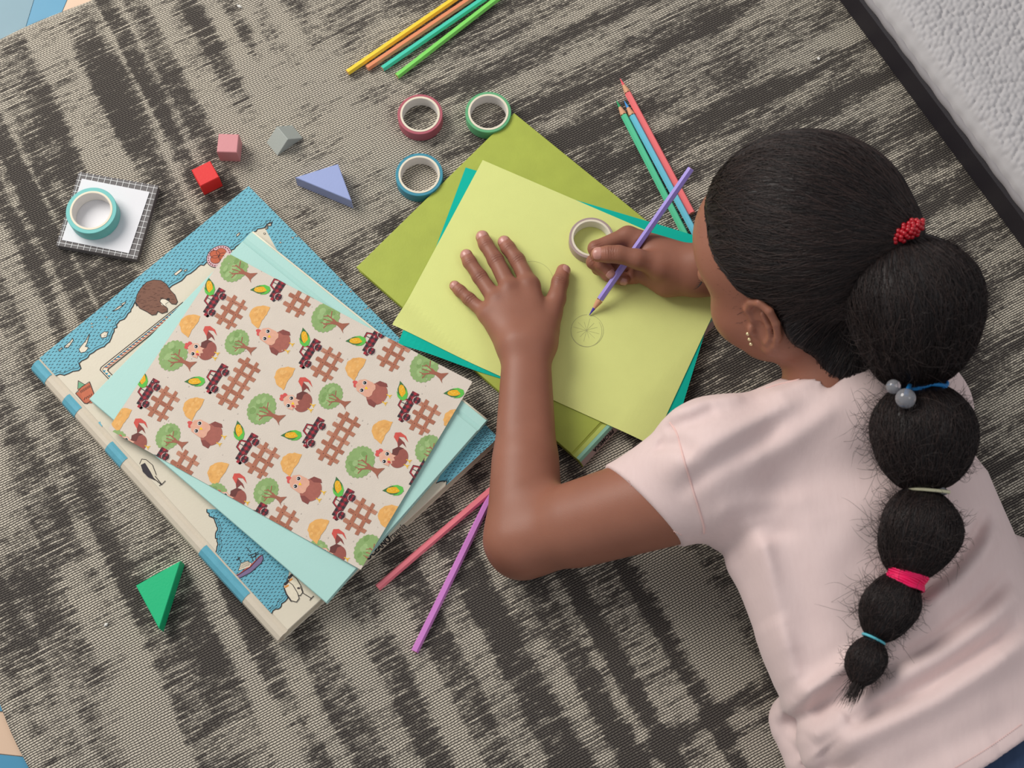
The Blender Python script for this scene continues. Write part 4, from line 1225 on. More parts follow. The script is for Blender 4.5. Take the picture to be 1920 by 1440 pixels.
def surface(f, lo, hi, h, B=10, fix=2, slack=1.9):
    """naive surface nets over the blocks that meet the surface"""
    lo = np.asarray(lo, float); n = np.ceil((np.asarray(hi, float) - lo) / h / B).astype(int) * B
    nb = n // B
    bc = np.stack(np.meshgrid(*[(np.arange(k) + 0.5) * B * h for k in nb], indexing='ij'), -1).reshape(-1, 3) + lo
    d = f(bc.astype(F32))
    act = np.where(np.abs(d) < B * h * 0.87 * slack)[0]
    val = np.empty(tuple(n), F32)
    v6 = val.reshape(nb[0], B, nb[1], B, nb[2], B)
    v6[...] = d.reshape(nb[0], 1, nb[1], 1, nb[2], 1)
    loc = np.stack(np.meshgrid(*[np.arange(B) * h] * 3, indexing='ij'), -1).reshape(-1, 3)
    bi = np.stack(np.unravel_index(act, tuple(nb)), -1)
    for s in range(0, len(act), 400):
        b = bi[s:s + 400]
        pts = ((b[:, None, :] * (B * h)) + loc[None] + lo).reshape(-1, 3).astype(F32)
        r = f(pts).reshape(-1, B, B, B)
        for k in range(len(b)): v6[b[k, 0], :, b[k, 1], :, b[k, 2], :] = r[k]
    sgn = val < 0
    c = np.zeros(tuple(n - 1), np.int8)
    for i in (0, 1):
        for j in (0, 1):
            for k in (0, 1):
                c += sgn[i:n[0] - 1 + i, j:n[1] - 1 + j, k:n[2] - 1 + k]
    cells = np.stack(np.where((c > 0) & (c < 8)), -1)
    idx = np.full(tuple(n - 1), -1, np.int32)
    idx[cells[:, 0], cells[:, 1], cells[:, 2]] = np.arange(len(cells))
    acc = np.zeros((len(cells), 3)); cnt = np.zeros(len(cells))
    cor = [(i, j, k) for i in (0, 1) for j in (0, 1) for k in (0, 1)]
    cv = {q: val[cells[:, 0] + q[0], cells[:, 1] + q[1], cells[:, 2] + q[2]] for q in cor}
    for a in cor:
        for ax in range(3):
            if a[ax] == 1: continue
            b = list(a); b[ax] = 1; b = tuple(b)
            va, vb = cv[a], cv[b]
            m = (va < 0) != (vb < 0)
            t = np.where(m, va / np.where(m, va - vb, 1), 0)
            pt = np.array(a, float)[None].repeat(len(cells), 0); pt[:, ax] = t
            acc += pt * m[:, None]; cnt += m
    V = (cells + acc / cnt[:, None]) * h + lo
    quads = []
    for ax in range(3):
        u, v = (ax + 1) % 3, (ax + 2) % 3
        sl0 = [slice(1, n[i] - 1) for i in range(3)]; sl1 = [slice(1, n[i] - 1) for i in range(3)]
        sl0[ax] = slice(0, n[ax] - 1); sl1[ax] = slice(1, n[ax])
        s0, s1 = sgn[tuple(sl0)], sgn[tuple(sl1)]
        e = np.stack(np.where(s0 != s1), -1)
        fl = s0[e[:, 0], e[:, 1], e[:, 2]]
        off = np.ones(3, int); off[ax] = 0
        e = e + off
        def at(du, dv):
            q = e.copy(); q[:, u] -= du; q[:, v] -= dv
            return idx[q[:, 0], q[:, 1], q[:, 2]]
        q = np.stack([at(1, 1), at(0, 1), at(0, 0), at(1, 0)], -1)
        q[~fl] = q[~fl][:, ::-1]
        quads.append(q)
    quads = np.concatenate(quads)
    quads = quads[(quads >= 0).all(1)]
    V = V.astype(F32)
    if fix: 
        V2 = project(f, V, fix)
        mv = np.linalg.norm(V2 - V, axis=1); V = np.where((mv < h * 1.5)[:, None], V2, V)
    return V, quads
def raycast(f, pix, far=1.9, near=0.9):
    """where the lines of sight through these picture positions meet a body (used to lay seams on cloth)"""
    d = np.stack([CR * (x - 960) + CU * (720 - y) - CT * FPX for x, y in pix]); d /= np.linalg.norm(d, axis=1)[:, None]
    t = np.full(len(d), near)
    for _ in range(90):
        t = np.minimum(t + np.maximum(f((CAM + d * t[:, None]).astype(F32)), -0.002) * 0.8, far)
    return CAM + d * t[:, None]

# ------------------------------------------------------------------ pose (world points)
q3 = lambda x, y, z: np.array(W(x, y, z), F32)
SH_L, EL_L, WR_L = q3(1338, 908, .132), q3(984, 1012, .0400), q3(987, 652, ZY + .0240)
SH_R, EL_R, WR_R = q3(1712, 772, .140), q3(1640, 600, .043), q3(1315, 502, ZY + .029)
# head frame
def cvec(a, b, c): v = CR * a + CU * b + CT * c; return v / np.linalg.norm(v)
H_L = cvec(-.53, -.61, .59); H_U = cvec(-.36, .78, .50); H_U = unit(H_U - H_L * (H_U @ H_L)); H_F = np.cross(H_L, H_U)
H_O = W(1508, 474, .222)
HB = np.stack([H_L, H_F, H_U], 1).astype(F32)          # columns: left, forward, up
def to_head(p): return ((p - H_O.astype(F32)) @ HB).astype(F32)
def from_head(q): return np.asarray(q, float) @ HB.T.astype(float) + H_O

# torso line: centre, half width, half thickness
TOR = [(q3(1560, 838, .118), .074, .062), (q3(1596, 955, .108), .122, .072), (q3(1672, 1120, .098), .118, .070), (q3(1772, 1330, .095), .122, .078), (q3(1850, 1520, .090), .125, .082)]
T_UP = np.array([0, 0, 1.0])
NECK0 = from_head((0, -.022, -.055)); NECK1 = np.array(q3(1548, 775, .148))

# ---- left hand, flat on the yellow sheet
def zc(r): return ZY + r * 0.92
def fing(pts, rs, lift):
    return [q3(x, y, zc(r) + l) for (x, y), r, l in zip(pts, rs, lift)], rs
LH = {
    'pinky': fing([(852.5, 536), (863, 546), (879.5, 561), (915, 592)], [.0055, .0058, .0064, .0078], [.0, .0006, .0018, .004]),
    'ring': fing([(874.5, 479), (880.5, 491.5), (899.5, 519), (932, 566)], [.0066, .0068, .0074, .0087], [.0, .0010, .0028, .006]),
    'middle': fing([(904.5, 444.5), (911, 458.5), (929.5, 488), (957, 543)], [.0070, .0072, .0080, .0092], [.0, .0012, .0032, .007]),
    'index': fing([(945.5, 454), (953, 465), (970, 488), (994, 536)], [.0069, .0071, .0078, .0091], [.0, .0012, .0030, .006]),
    'thumb': fing([(1056, 508), (1050, 529), (1043, 560), (1021, 618)], [.0071, .0083, .0094, .0130], [.001, .002, .003, .004])}
def left_hand(p):
    d = None
    for k in ('pinky', 'ring', 'middle', 'index', 'thumb'):
        c = chain(p, LH[k][0], LH[k][1], .0035)
        # bony knuckle
        d = c if d is None else smin(d, c, .0022)
    wl, wr = q3(965, 642, ZY + .019), q3(1010, 640, ZY + .019)
    palm = None
    for k, w, rw in (('pinky', wl, .0165), ('ring', wl, .0165), ('middle', (wl + wr) / 2, .0175), ('index', wr, .0165)):
        m = LH[k][0][3] + np.array([0, 0, .0015], F32)
        c = rcone(p, m, w, .0098, rw)
        palm = c if palm is None else smin(palm, c, .014)
    th = rcone(p, LH['thumb'][0][3], wr, .0135, .0155)
    palm = smin(palm, th, .014)
    web = rcone(p, q3(1034, 588, ZY + .010), q3(985, 592, ZY + .011), .0095, .011)
    palm = smin(palm, web, .012)
    return smin(d, palm, .0055)
def forearm(p, el, wr, side):
    n = side
    a1, b1 = el + n * .011, wr + n * .0085; a2, b2 = el - n * .011, wr - n * .0085
    m1 = el * .62 + wr * .38
    d = smin(rcone(p, a1, b1, .0245, .0150), rcone(p, a2, b2, .0245, .0150), .02)
    return smin(d, rcone(p, el, m1, .0270, .0240), .02)
ax = unit(WR_L - EL_L); SIDE_L = np.cross(ax, [0, 0, 1.0]).astype(F32)
def left_arm(p):
    d = smin(left_hand(p), forearm(p, EL_L, WR_L, SIDE_L), .014)
    up_ = smin(rcone(p, EL_L, SH_L, .0335, .041), rcone(p, EL_L + (SH_L - EL_L) * .3, SH_L, .0355, .040), .02)
    d = smin(d, up_, .018)
    tipE = rcone(p, EL_L + np.array([-.006, -.010, -.012], F32), EL_L, .022, .026)
    return smin(d, tipE, .012)

# ---- right hand, closed round the pencil
PD = unit(PEN_B - PEN_A)
def pen(t): return (PEN_A + PD * t).astype(F32)         # point on the pencil axis, t metres from the tip
RH = {
    'index': ([q3(1146, 513, .0340), q3(1128, 495, .0370), q3(1117, 466, .0440), q3(1177, 443, .0420)], [.0060, .0068, .0078, .0098]),
    'middle': ([q3(1171, 524, .0262), q3(1140, 516, .0260), q3(1113, 491, .0320), q3(1186, 452, .0340)], [.0056, .0062, .0072, .0092]),
    'ring': ([q3(1185, 520, .0215), q3(1158, 521, .0210), q3(1122, 503, .0235), q3(1190, 465, .0290)], [.0054, .0058, .0066, .0090]),
    'pinky': ([q3(1190, 524, .0195), q3(1166, 525, .0190), q3(1136, 512, .0195), q3(1200, 484, .0250)], [.0046, .0050, .0056, .0082]),
    'thumb': ([q3(1122, 477, .0570), q3(1142, 476.5, .0590), q3(1160, 477, .0600), q3(1196, 486, .0580), q3(1240, 498, .0490)], [.0076, .0081, .0086, .0098, .0132])}
def right_hand(p):
    d = None
    for k in ('pinky', 'ring', 'middle', 'index'):
        c = chain(p, RH[k][0], RH[k][1], .003)
        d = c if d is None else smin(d, c, .0014)
    th = chain(p, RH['thumb'][0], RH['thumb'][1], .004)
    d = smin(d, th, .0012)
    palm = None
    w1, w2 = WR_R + np.array([-.006, .004, .001], F32), WR_R + np.array([-.006, -.010, -.004], F32)
    for k, w in (('index', w1), ('middle', w1), ('ring', (w1 + w2) / 2), ('pinky', w2)):
        c = rcone(p, RH[k][0][3], w, .0098, .0150)
        palm = c if palm is None else smin(palm, c, .010)
    heel = chain(p, [q3(1205, 512, ZY + .0135), q3(1250, 528, ZY + .0145), WR_R + np.array([-.004, -.008, -.004], F32)], [.0105, .0140, .0145], .008)
    palm = smin(palm, heel, .018)
    then = rcone(p, RH['thumb'][0][4], WR_R + np.array([-.008, -.002, .002], F32), .0150, .0150)
    palm = smin(palm, then, .012)
    web = rcone(p, q3(1196, 463, .0390), q3(1228, 488, .0430), .0085, .0115)
    palm = smin(palm, web, .008)
    d = smin(d, palm, .0045)
    # the barrel presses a groove, never passes through the flesh
    return smax(d, -rcone(p, PEN_A.astype(F32), PEN_B.astype(F32), PR + .0002, PR + .0002), .0012)
SIDE_R = np.array([0.1, 0.45, 0.88], F32)
def right_arm(p):
    d = smin(right_hand(p), forearm(p, EL_R, WR_R, SIDE_R), .014)
    return smin(d, rcone(p, EL_R, SH_R, .033, .040), .02)

# ---- head
def ear(q, s):
    q = q * np.array([s, 1, 1], F32)
    c = np.array([.0675, .0300, -.0270]); eb = unit(np.array([.13, -.98, -.12])); eu = unit(np.array([.06, -.12, .99])); eu = unit(eu - eb * (eu @ eb)); en = np.cross(eu, eb)
    if en[0] < 0: en = -en
    E = np.stack([eb, eu, en], 1).astype(F32)
    r = ((q - c.astype(F32)) @ E) * F32(78)           # centimetres in the ear's own frame: back, up, out
    z0 = lambda b, u, n=0.0: (b, u, n)
    hel = [(0.45, .2, .15), (0.15, 1.2, .15), (0.75, 2.05, .25), (1.55, 2.3, .35), (2.25, 1.8, .40), (2.55, .8, .40), (2.40, -.4, .35), (1.95, -1.4, .25), (1.35, -2.0, .15)]
    d = chain(r, hel, [.20, .22, .25, .27, .27, .26, .25, .25, .26], .15)
    d = smin(d, ellipsoid(r, (1.15, -2.15, .1), (.50, .55, .32)), .3)
    plate = ellipsoid(r, (1.25, .1, -.05), (1.30, 2.1, .26))
    d = smin(d, plate, .18)
    anti = chain(r, [(1.55, 1.3, .30), (1.85, .3, .34), (1.70, -.7, .30), (1.25, -1.35, .25)], [.18, .22, .22, .22], .15)
    d = smin(d, anti, .22)
    d = smax(d, -ellipsoid(r, (.95, -.35, .45), (.62, .85, .60)), .15)
    d = smin(d, ellipsoid(r, (.25, -.45, .35), (.26, .42, .26)), .2)
    return d * F32(.0128)
def skull(q): return ellipsoid(q, (0, -.010, .026), (.0715, .0880, .0790))
def head_core(q):
    qa = q.copy(); qa[:, 0] = np.abs(q[:, 0])
    d = skull(q)
    d = smin(d, ellipsoid(q, (0, .020, -.020), (.0640, .066, .078)), .02)
    d = smin(d, ellipsoid(q, (0, .050, -.076), (.028, .030, .026)), .03)          # chin
    d = smin(d, ellipsoid(qa, (.041, .046, -.036), (.030, .036, .036)), .016)     # cheeks
    d = smin(d, rcone(qa, (.052, .004, -.052), (.014, .062, -.084), .020, .017), .025)   # jaw
    d = smin(d, ellipsoid(q, (0, .062, .030), (.056, .028, .038)), .02)           # forehead
    d = smin(d, ellipsoid(qa, (.046, .044, .012), (.020, .026, .030)), .02)       # temples
    return d
def head(p):
    q = to_head(p); qa = q.copy(); qa[:, 0] = np.abs(q[:, 0])
    d = head_core(q)
    d = smax(d, -ellipsoid(qa, (.031, .096, .002), (.015, .013, .010)), .012)     # eye sockets
    d = smin(d, rcone(q, (0, .084, .004), (0, .094, -.020), .0055, .0085), .010)  # nose
    d = smin(d, ellipsoid(qa, (.010, .089, -.024), (.0075, .0085, .006)), .005)
    d = smin(d, ellipsoid(q, (0, .084, -.046), (.019, .010, .0048)), .004)        # lips
    d = smin(d, ellipsoid(q, (0, .083, -.055), (.017, .010, .0055)), .004)
    d = smin(d, ellipsoid(qa, (.031, .080, .001), (.0135, .0115, .0095)), .002)   # lids
    return smin(d, np.minimum(ear(q, 1), ear(q, -1)), .0035)
def torso(p, grow=0.0):
    d = None
    for (a, wa, ta), (b, wb, tb) in zip(TOR[:-1], TOR[1:]):
        c = flatcone(p, a, b, wa + grow, wb + grow, ta + grow, tb + grow, T_UP)
        d = c if d is None else smin(d, c, .03)
    return d
def neck(p): return rcone(p, NECK0, NECK1, .0375, .045)
def chest(p):
    d = None
    for (a, wa, ta), (b, wb, tb) in list(zip(TOR[:-1], TOR[1:]))[:2]:
        c = flatcone(p, a, b, wa - .008, wb - .008, ta - .008, tb - .008, T_UP)
        d = c if d is None else smin(d, c, .03)
    return d
def bb(pts, m):
    pts = np.array(pts); return pts.min(0) - m, pts.max(0) + m
gl = boxed(left_arm, *bb([EL_L, SH_L, WR_L] + sum([LH[k][0] for k in LH], []), .055))
gr = boxed(right_arm, *bb([EL_R, SH_R, WR_R] + sum([RH[k][0] for k in RH], []), .055))
gh = boxed(head, H_O - .125, H_O + .125)
gt = boxed(lambda p: smin(chest(p), neck(p), .02), *bb([NECK0, NECK1] + [np.array(t[0]) for t in TOR[:3]], .13))
def body_sdf(p):
    d = smin(gh(p), gt(p), .016)
    d = smin(d, gl(p), .02)
    d = smin(d, gr(p), .004)
    o, ex, ey, lx, ly, hf = yf                       # flesh rests on the sheet, flattened where it touches
    q = p - o.astype(F32); x = q @ ex.astype(F32); y = q @ ey.astype(F32)
    inn = np.minimum(np.minimum(x, lx - x), np.minimum(y, ly - y))
    floor_z = np.where(inn > -.012, F32(ZY + .0003), F32(.0012)).astype(F32)
    return smax(d, floor_z - p[:, 2], .0015)

person = empty('person', tuple(np.array([*np.array(TOR[2][0])[:2], 0.0])), 'person in a pale pink t-shirt with a bubble ponytail, lying on the rug drawing', 'person')
POFF = np.array(person.location)
def skin_material():
    m, nt, b = newmat('brown_skin')
    L = nt.links.new
    tc = nd(nt, 'ShaderNodeTexCoord')
    n1 = nd(nt, 'ShaderNodeTexNoise'); n1.inputs['Scale'].default_value = 28; n1.inputs['Detail'].default_value = 4
    n2 = nd(nt, 'ShaderNodeTexNoise'); n2.inputs['Scale'].default_value = 900; n2.inputs['Detail'].default_value = 2
    for n in (n1, n2): L(tc.outputs['Object'], n.inputs['Vector'])
    base = mix_node(nt, n1.outputs['Fac'], srgb(138, 90, 72), srgb(156, 104, 84))
    tn = nd(nt, 'ShaderNodeAttribute'); tn.attribute_name = 'tone'          # darker knuckles, pinker fingertips
    base = mix_node(nt, tn.outputs['Fac'], base, srgb(112, 62, 46))
    tp = nd(nt, 'ShaderNodeAttribute'); tp.attribute_name = 'tip'
    base = mix_node(nt, tp.outputs['Fac'], base, srgb(190, 124, 104))
    L(base, b.inputs['Base Color'])
    b.inputs['Roughness'].default_value = 0.48
    b.inputs['Specular IOR Level'].default_value = 0.35
    b.inputs['Subsurface Weight'].default_value = 0.12
    b.inputs['Subsurface Radius'].default_value = (0.9, 0.35, 0.2)
    b.inputs['Subsurface Scale'].default_value = 0.004
    cu = nd(nt, 'ShaderNodeAttribute'); cu.attribute_name = 'crease_u'
    cw = nd(nt, 'ShaderNodeAttribute'); cw.attribute_name = 'crease_w'
    wob = math_node(nt, 'MULTIPLY', n1.outputs['Fac'], 0.0)
    n3 = nd(nt, 'ShaderNodeTexNoise'); n3.inputs['Scale'].default_value = 260; L(tc.outputs['Object'], n3.inputs['Vector'])
    ph = math_node(nt, 'ADD', math_node(nt, 'MULTIPLY', cu.outputs['Fac'], 2 * math.pi / 0.0027), math_node(nt, 'MULTIPLY', n3.outputs['Fac'], 7.0))
    s = math_node(nt, 'MULTIPLY', math_node(nt, 'SINE', ph), cw.outputs['Fac'])
    h = math_node(nt, 'ADD', math_node(nt, 'MULTIPLY', s, 0.38), math_node(nt, 'MULTIPLY', n2.outputs['Fac'], 0.22))
    bump(nt, b, h, 0.55, 0.0007)
    return m
skin = skin_material()
_lo, _hi = bb([np.array(EL_L), np.array(SH_R), np.array(TOR[2][0]), LH['pinky'][0][0], LH['middle'][0][0], H_O + .11, H_O - .11, RH['index'][0][2]], .06)
_lo[2] = -0.012; _lo[1] = min(_lo[1], float(EL_L[1]) - .05)
BV, BQ = surface(body_sdf, _lo, _hi, 0.0017)
bm_ = mesh_np('body', BV - POFF, quads=BQ)
# knuckle creases and colour
cu_ = np.zeros(len(BV)); cw_ = np.zeros(len(BV)); tone = np.zeros(len(BV)); tipv = np.zeros(len(BV))
def crease(c, d, r, strength=1.0, topz=True):
    global cu_, cw_, tone
    v = BV - np.array(c)
    w = np.exp(-(np.einsum('ij,ij->i', v, v)) / (r * r)) * strength
    m = w > cw_
    cu_ = np.where(m, v @ np.array(d), cu_); cw_ = np.maximum(cw_, w); tone = np.maximum(tone, w * .48)
for H_, dist_pip in ((LH, True), (RH, True)):
    for k, (pts, rs) in H_.items():
        if k == 'thumb':
            crease(pts[1] + np.array([0, 0, rs[1]]), unit(pts[0] - pts[1]), .0062)
        else:
            crease(pts[2] + np.array([0, 0, rs[2]]), unit(pts[1] - pts[2]), .0056)
            crease(pts[1] + np.array([0, 0, rs[1]]), unit(pts[0] - pts[1]), .0040, .7)
            if H_ is LH: tone = np.maximum(tone, .35 * np.exp(-np.sum((BV - (pts[3] + np.array([0, 0, .012]))) ** 2, 1) / .0075 ** 2))
        tipv = np.maximum(tipv, .55 * np.exp(-np.sum((BV - pts[0]) ** 2, 1) / (rs[0] * 1.5) ** 2))
el_tip = EL_L + np.array([-.018, -.022, .012]); tone = np.maximum(tone, .5 * np.exp(-np.sum((BV - el_tip) ** 2, 1) / .015 ** 2))
for nm, arr in (('crease_u', cu_), ('crease_w', cw_), ('tone', tone), ('tip', tipv)):
    a_ = bm_.attributes.new(nm, 'FLOAT', 'POINT'); a_.data.foreach_set('value', arr.astype(np.float32))
body = link('body', bm_, skin, person)

# nails
nail_m = simple('fingernail', srgb(196, 142, 130), 0.28, 0.05, 300, spec=0.5)
def nail(tip, prev, r, up, L=.0078, wdt=.95):
    d = unit(np.array(tip, float) - np.array(prev, float)); up = np.array(up, float); up = unit(up - d * (up @ d)); s = np.cross(d, up)
    V, Fc = [], []; n, m = 9, 7
    c0 = np.array(tip, float) - d * .0004
    for i in range(n):
        u = -1 + 2 * i / (n - 1)
        for j in range(m):
            v = -1 + 2 * j / (m - 1)
            wv = wdt * (1.0 if abs(u) < .55 else math.sqrt(max(0.05, 1 - ((abs(u) - .55) / .47) ** 2)))
            a = v * wv
            rr = r + .00055 - (.0013 * max(0, u) ** 2) - (.0005 if abs(u) > .9 or abs(v) > .9 else 0)
            V.append(c0 + d * (u * L / 2 + .0006) + rr * (math.cos(a) * up + math.sin(a) * s))
    for i in range(n - 1):
        for j in range(m - 1): Fc.append((i * m + j, i * m + j + 1, (i + 1) * m + j + 1, (i + 1) * m + j))
    link('fingernail', mesh_from('fingernail', np.array(V) - POFF, Fc, True), nail_m, person)
for k, u_, L_ in (('pinky', (-.35, .1, 1), .0062), ('ring', (-.25, 0, 1), .0078), ('middle', (-.20, 0, 1), .0082), ('index', (-.25, 0, 1), .0080), ('thumb', (.85, .1, .7), .0090)):
    nail(LH[k][0][0], LH[k][0][1], LH[k][1][0], u_, L_)
nail(RH['thumb'][0][0], RH['thumb'][0][1], RH['thumb'][1][0], (0, -.12, 1), .0098, 1.0)
nail(RH['index'][0][0], RH['index'][0][1], RH['index'][1][0], (.3, -.75, .4), .0078)
nail(RH['middle'][0][0], RH['middle'][0][1], RH['middle'][1][0], (.2, -.8, .3), .0074)

# ---- t-shirt
CUFF = q3(1207, 954, .090); SAX = unit(EL_L - SH_L).astype(F32)
CAP = q3(1336, 853, .150); SAX2 = unit(q3(1195, 955, .082) - CAP).astype(F32)
CUT_N = unit(np.array([-.74, -.66, -.10])).astype(F32)
def sl_l(p):
    d = smin(rcone(p, CAP, CAP + SAX2 * .13, .0500, .0440), rcone(p, SH_L, SH_L + SAX * .13, .0480, .0420), .012)
    return smax(d, (p - CUFF) @ CUT_N, .003)
SRX = unit(EL_R - SH_R).astype(F32)
def sl_r(p):
    d = rcone(p, SH_R, SH_R + SRX * .10, .0500, .0450)
    return smax(d, (p - (SH_R + SRX * .075)) @ SRX, .003)
FOLDS = [([(1225, 838), (1262, 850), (1290, 880)], .15, -.0050, .010), ([(1400, 880), (1480, 830), (1560, 770)], .19, .0030, .012), ([(1430, 1000), (1445, 1100), (1480, 1200)], .17, .0020, .010),  # path in the picture, height of the cloth there, amplitude, width
    ([(1262, 872), (1330, 842), (1410, 800), (1500, 745)], .19, .0050, .014), ([(1290, 905), (1380, 850), (1470, 790)], .19, -.0030, .010),
    ([(1250, 792), (1300, 790), (1345, 765)], .19, -.0040, .010), ([(1258, 770), (1300, 765), (1400, 738)], .19, .0030, .010),
    ([(1440, 745), (1520, 715), (1575, 700)], .19, .0025, .008), ([(1545, 735), (1570, 705)], .19, -.0030, .006),
    ([(1345, 960), (1420, 935), (1500, 930)], .19, .0025, .012), ([(1360, 1010), (1430, 985), (1500, 985)], .19, -.0022, .010),
    ([(1420, 930), (1470, 1040), (1500, 1150), (1510, 1240)], .18, .0022, .018), ([(1480, 900), (1540, 1040), (1570, 1160), (1570, 1250)], .18, .0016, .020), ([(1455, 960), (1500, 1080), (1535, 1180)], .18, -.0014, .012),
    ([(1395, 1005), (1425, 1080), (1450, 1170), (1480, 1260), (1500, 1310)], .13, .0055, .012), ([(1375, 1040), (1410, 1120), (1440, 1190)], .10, -.0045, .012),
    ([(1870, 950), (1840, 1000), (1790, 1060), (1720, 1115)], .19, -.0060, .007), ([(1885, 985), (1850, 1040), (1800, 1090), (1740, 1140)], .19, .0050, .010),
    ([(1905, 1075), (1850, 1130), (1770, 1190), (1690, 1235)], .19, -.0055, .008), ([(1920, 1110), (1850, 1170), (1760, 1230), (1660, 1285)], .19, .0055, .011),
    ([(1920, 1170), (1840, 1225), (1740, 1290), (1620, 1345)], .19, -.0065, .009), ([(1930, 1195), (1850, 1250), (1750, 1310), (1600, 1385), (1550, 1410)], .19, .0090, .016),
    ([(1500, 1312), (1550, 1272), (1600, 1235)], .14, .0070, .010), ([(1520, 1330), (1580, 1300), (1640, 1280)], .14, -.0050, .010), ([(1515, 1385), (1545, 1365), (1570, 1345)], .12, .0050, .010),
    ([(1545, 1400), (1560, 1430), (1590, 1450)], .13, -.0060, .010), ([(1700, 900), (1620, 960), (1560, 1040)], .19, .0018, .020),
    ([(1880, 1400), (1780, 1430)], .19, .0020, .02), ([(1640, 1420), (1760, 1370), (1880, 1300)], .19, .0022, .022), ([(1700, 1440), (1800, 1395), (1920, 1330)], .19, -.0020, .015)]
FW = []
for pts, z, amp, wid in FOLDS:
    w_ = np.array([W(x, y, z)[:2] for x, y in pts]); FW.append((w_.astype(F32), amp * 1.45, wid * .85))
def folds(p):
    out = np.zeros(len(p), F32); xy = p[:, :2]
    for w_, amp, wid in FW:
        m = ((xy > w_.min(0) - 3 * wid) & (xy < w_.max(0) + 3 * wid)).all(1)
        if not m.any(): continue
        q = xy[m]; best = np.full(len(q), 9.0, F32)
        for a, b in zip(w_[:-1], w_[1:]):
            ba = b - a; t = np.clip((q - a) @ ba / (ba @ ba), 0, 1); e = q - a - t[:, None] * ba
            best = np.minimum(best, np.sqrt((e * e).sum(1)))
        L_ = w_[-1] - w_[0]
        s = np.clip((q - w_[0]) @ L_ / (L_ @ L_), 0, 1)
        out[m] += amp * np.exp(-(best / wid) ** 2) * np.minimum(1, 4 * np.minimum(s + .12, 1.12 - s))
    return out
HEM_P = q3(1892, 1413, .185); HEM_N = unit(np.array([.52, -.85, -.10])).astype(F32)
def shirt_solid(p):
    d = torso(p, 0.0)
    d = smin(d, sl_l(p), .022); d = smin(d, sl_r(p), .022)
    yoke = chain(p, [CAP + np.array([.004, 0, 0], F32), q3(1490, 812, .150), q3(1600, 778, .158), SH_R], [.046, .044, .050, .046], .02)
    d = smin(d, yoke, .02)
    # loose cloth on the near side and the part that lies out to the right
    d = smin(d, chain(p, [q3(1482, 1362, .022), q3(1560, 1310, .060), q3(1640, 1270, .095)], [.016, .030, .040], .015), .012)
    d = smin(d, rcone(p, q3(1486, 1368, .022), q3(1570, 1470, .035), .016, .030), .012)
    d = smin(d, flatcone(p, q3(1840, 1040, .035), q3(1960, 1110, .035), .030, .045, .022, .022, T_UP), .010)
    return d
def shirt_sdf(p):
    d = shirt_solid(p) - folds(p)
    d = smax(d, (p - HEM_P) @ HEM_N, .002)
    d = smax(d, -(p[:, 2] - 0.003), .004)
    nk = rcone(p, NECK1 + (NECK0 - NECK1) * .10, NECK0 + (NECK0 - NECK1) * .6, .0415, .045)
    d = smax(d, -nk, .003)
    arm = rcone(p, SH_L + SAX * .045, SH_L + SAX * .24, .0380, .0365)
    d = smax(d, -arm, .002)
    arm = rcone(p, SH_R + SRX * .05, SH_R + SRX * .20, .0395, .0395)
    return smax(d, -arm, .002)
def cloth_material(name, c1, c2):
    m, nt, b = newmat(name)
    L = nt.links.new
    tc = nd(nt, 'ShaderNodeTexCoord')
    n1 = nd(nt, 'ShaderNodeTexNoise'); n1.inputs['Scale'].default_value = 22; n1.inputs['Detail'].default_value = 5
    n2 = nd(nt, 'ShaderNodeTexNoise'); n2.inputs['Scale'].default_value = 1100; n2.inputs['Detail'].default_value = 2
    mp = nd(nt, 'ShaderNodeMapping'); mp.inputs['Rotation'].default_value = (0, 0, .5); mp.inputs['Scale'].default_value = (1, .18, 1)
    n3 = nd(nt, 'ShaderNodeTexNoise'); n3.inputs['Scale'].default_value = 260; n3.inputs['Detail'].default_value = 3
    for n in (n1, n2): L(tc.outputs['Object'], n.inputs['Vector'])
    L(tc.outputs['Object'], mp.inputs['Vector']); L(mp.outputs[0], n3.inputs['Vector'])
    f = math_node(nt, 'ADD', math_node(nt, 'MULTIPLY', n1.outputs['Fac'], .5), math_node(nt, 'MULTIPLY', n3.outputs['Fac'], .5))
    L(mix_node(nt, f, c1, c2), b.inputs['Base Color'])
    b.inputs['Roughness'].default_value = 0.85; b.inputs['Specular IOR Level'].default_value = 0.2
    b.inputs['Sheen Weight'].default_value = 0.15
    bump(nt, b, math_node(nt, 'ADD', math_node(nt, 'MULTIPLY', n2.outputs['Fac'], .5), n3.outputs['Fac']), 0.18, 0.0008)
    return m
pink = cloth_material('pale_pink_jersey', srgb(228, 206, 203), srgb(217, 193, 190))
slo, shi = bb([np.array(t[0]) for t in TOR[:5]] + [np.array(SH_L), np.array(SH_R), np.array(CUFF)], .16); slo[2] = -.008; shi[2] = .27
SV, SQ = surface(shirt_sdf, slo, shi, 0.0026)
shirt = link('t_shirt', mesh_np('t_shirt', SV - POFF, quads=SQ), pink, person)
seam_m = simple('seam_thread', srgb(232, 196, 190), 0.8, 0.05, 300)
